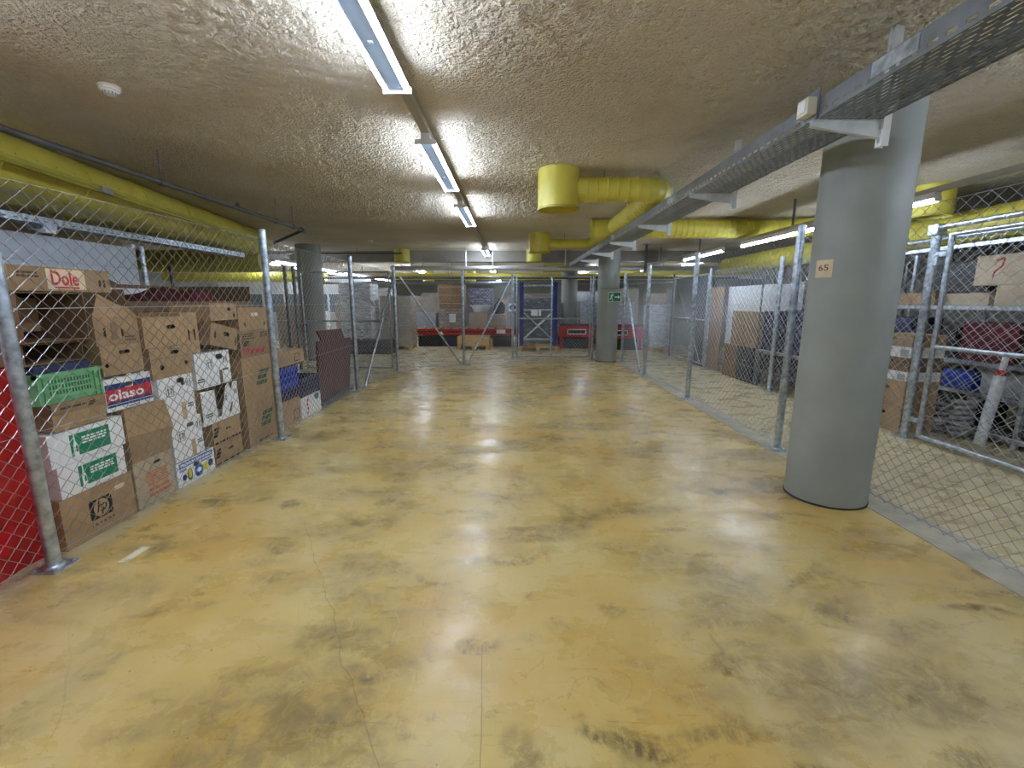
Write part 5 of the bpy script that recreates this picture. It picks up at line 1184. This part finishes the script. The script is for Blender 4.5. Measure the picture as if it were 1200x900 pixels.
for k, (ya, yb, m_, h, lb) in enumerate(((3.15, 3.85, 'maroon_cloth', 0.34, 'maroon bundle on the middle shelf at the far gate end'), (3.9, 4.55, 'black_pl', 0.40, 'black box on the middle shelf beside the maroon bundle'), (4.62, 5.20, 'maroon_cloth', 0.42, 'maroon bundle on the middle shelf behind the gate stile'), (5.28, 5.80, 'black_pl', 0.36, 'black box on the middle shelf near the carton stack'), (5.90, 6.45, 'navy_pl', 0.44, 'navy box on the middle shelf near the thick column'))):
    shelf_box(lb, ya, yb, 0.842, 0.842+h, m=m_)
for k, (ya, yb, m_, h, lb) in enumerate(((3.1, 3.9, 'grey_pl', 0.27, 'long grey tray on the lower shelf at the far gate end'), (4.0, 4.9, 'grey_pl', 0.25, 'pale grey tray on the lower shelf behind the bubble-wrap roll'), (5.0, 5.35, 'blue_pl', 0.20, 'bright blue small box on the lower shelf'), (5.45, 5.80, 'card', 0.22, 'brown small box on the lower shelf next to the blue one'), (5.9, 6.4, 'black_pl', 0.26, 'black box on the lower shelf near the thick column'))):
    shelf_box(lb, ya, yb, 0.502, 0.502+h, m=m_)
for k, (ya, yb, m_, h, lb) in enumerate(((3.0, 3.75, 'amber', 0.34, 'amber bundle on the bottom shelf beyond the roll'), (3.85, 4.45, 'black_pl', 0.32, 'black machine box on the bottom shelf behind the roll'), (4.95, 5.5, 'black_pl', 0.30, 'black machine box on the bottom shelf beside the coiled hose'), (5.6, 6.3, 'navy_pl', 0.30, 'navy box on the bottom shelf near the thick column'))):
    shelf_box(lb, ya, yb, 0.102, 0.102+h, m=m_)
# stack of fruit cartons between column and gate post
z = 0.0
for k, (h, m_, lb) in enumerate(((0.30, 'card', 'brown carton at the foot of the stack beside the gate post'), (0.30, 'card', 'brown carton second from the floor in the stack beside the gate post'), (0.11, 'card_white', 'white flat carton on the two brown ones beside the gate post'), (0.16, 'card_dk', 'dark fruit carton between two white ones beside the gate post'), (0.12, 'card_white', 'upper white flat carton in the stack beside the gate post'), (0.14, 'card', 'brown fruit carton with green print topping the stack beside the gate post'))):
    c = carton(lb, 5.00, 5.46, z, z+h-0.006, 0.38, face=4.46, side='R', m=m_, tape=False, holes=((-0.02, h*0.68, 0.07, 0.03),) if h > 0.13 else ())
    if k in (3, 5): ellipse(c, 'leaf_print', -0.14, h*0.5, 0.04, 0.03, 'print_green')
    if k in (2, 4): patch(c, 'grey_label', 0.10, 0.21, 0.01, h-0.03, 'grey_pl')
    z += h
rl = thing('bubble_wrap_roll', 'long bubble-wrap roll with dark red cap leaning on the shelving', 'roll', (0, 0, 0))
MB().tube((4.99, 4.60, 0.0), (5.05, 4.58, 0.74), 0.05, 20).build('roll', 'bubble', rl, True); MB().tube((5.05, 4.58, 0.742), (5.055, 4.578, 0.80), 0.042, 16).build('cap', 'red_steel', rl, True); MB().tube((5.055, 4.578, 0.80), (5.066, 4.575, 0.96), 0.026, 14).build('core', 'white', rl, True)
ho = thing('coiled_hose', 'grey corrugated hose coiled upright beside the bubble-wrap roll', 'hose', (4.98, 4.82, 0))
pts = [(0.085*math.cos(t_*0.45), 0.085*math.sin(t_*0.45), 0.03+0.0042*t_) for t_ in range(0, 100)]
MB().path(pts, 0.024, 8).build('coil', 'grey_pl', ho, True)
ho2 = thing('coiled_hose', 'thinner grey hose coil standing nearer the gate stile', 'hose', (4.98, 5.05, 0))
pts = [(0.07*math.cos(t_*0.45), 0.07*math.sin(t_*0.45), 0.022+0.0042*t_) for t_ in range(0, 80)]
MB().path(pts, 0.019, 8).build('coil', 'grey_pl', ho2, True)
tr = thing('top_rail', 'bright galvanised rail tying the shelving tops together', 'rail', (0, 0, 0))
bar(tr, (5.08, 2.4, 2.225), (5.08, 6.5, 2.225), 0.03, 'rail')
for y in (2.9, 6.0): MB().box(5.05, 5.2, y, y+0.03, 2.20, 2.215).build('clip', 'galv', tr)
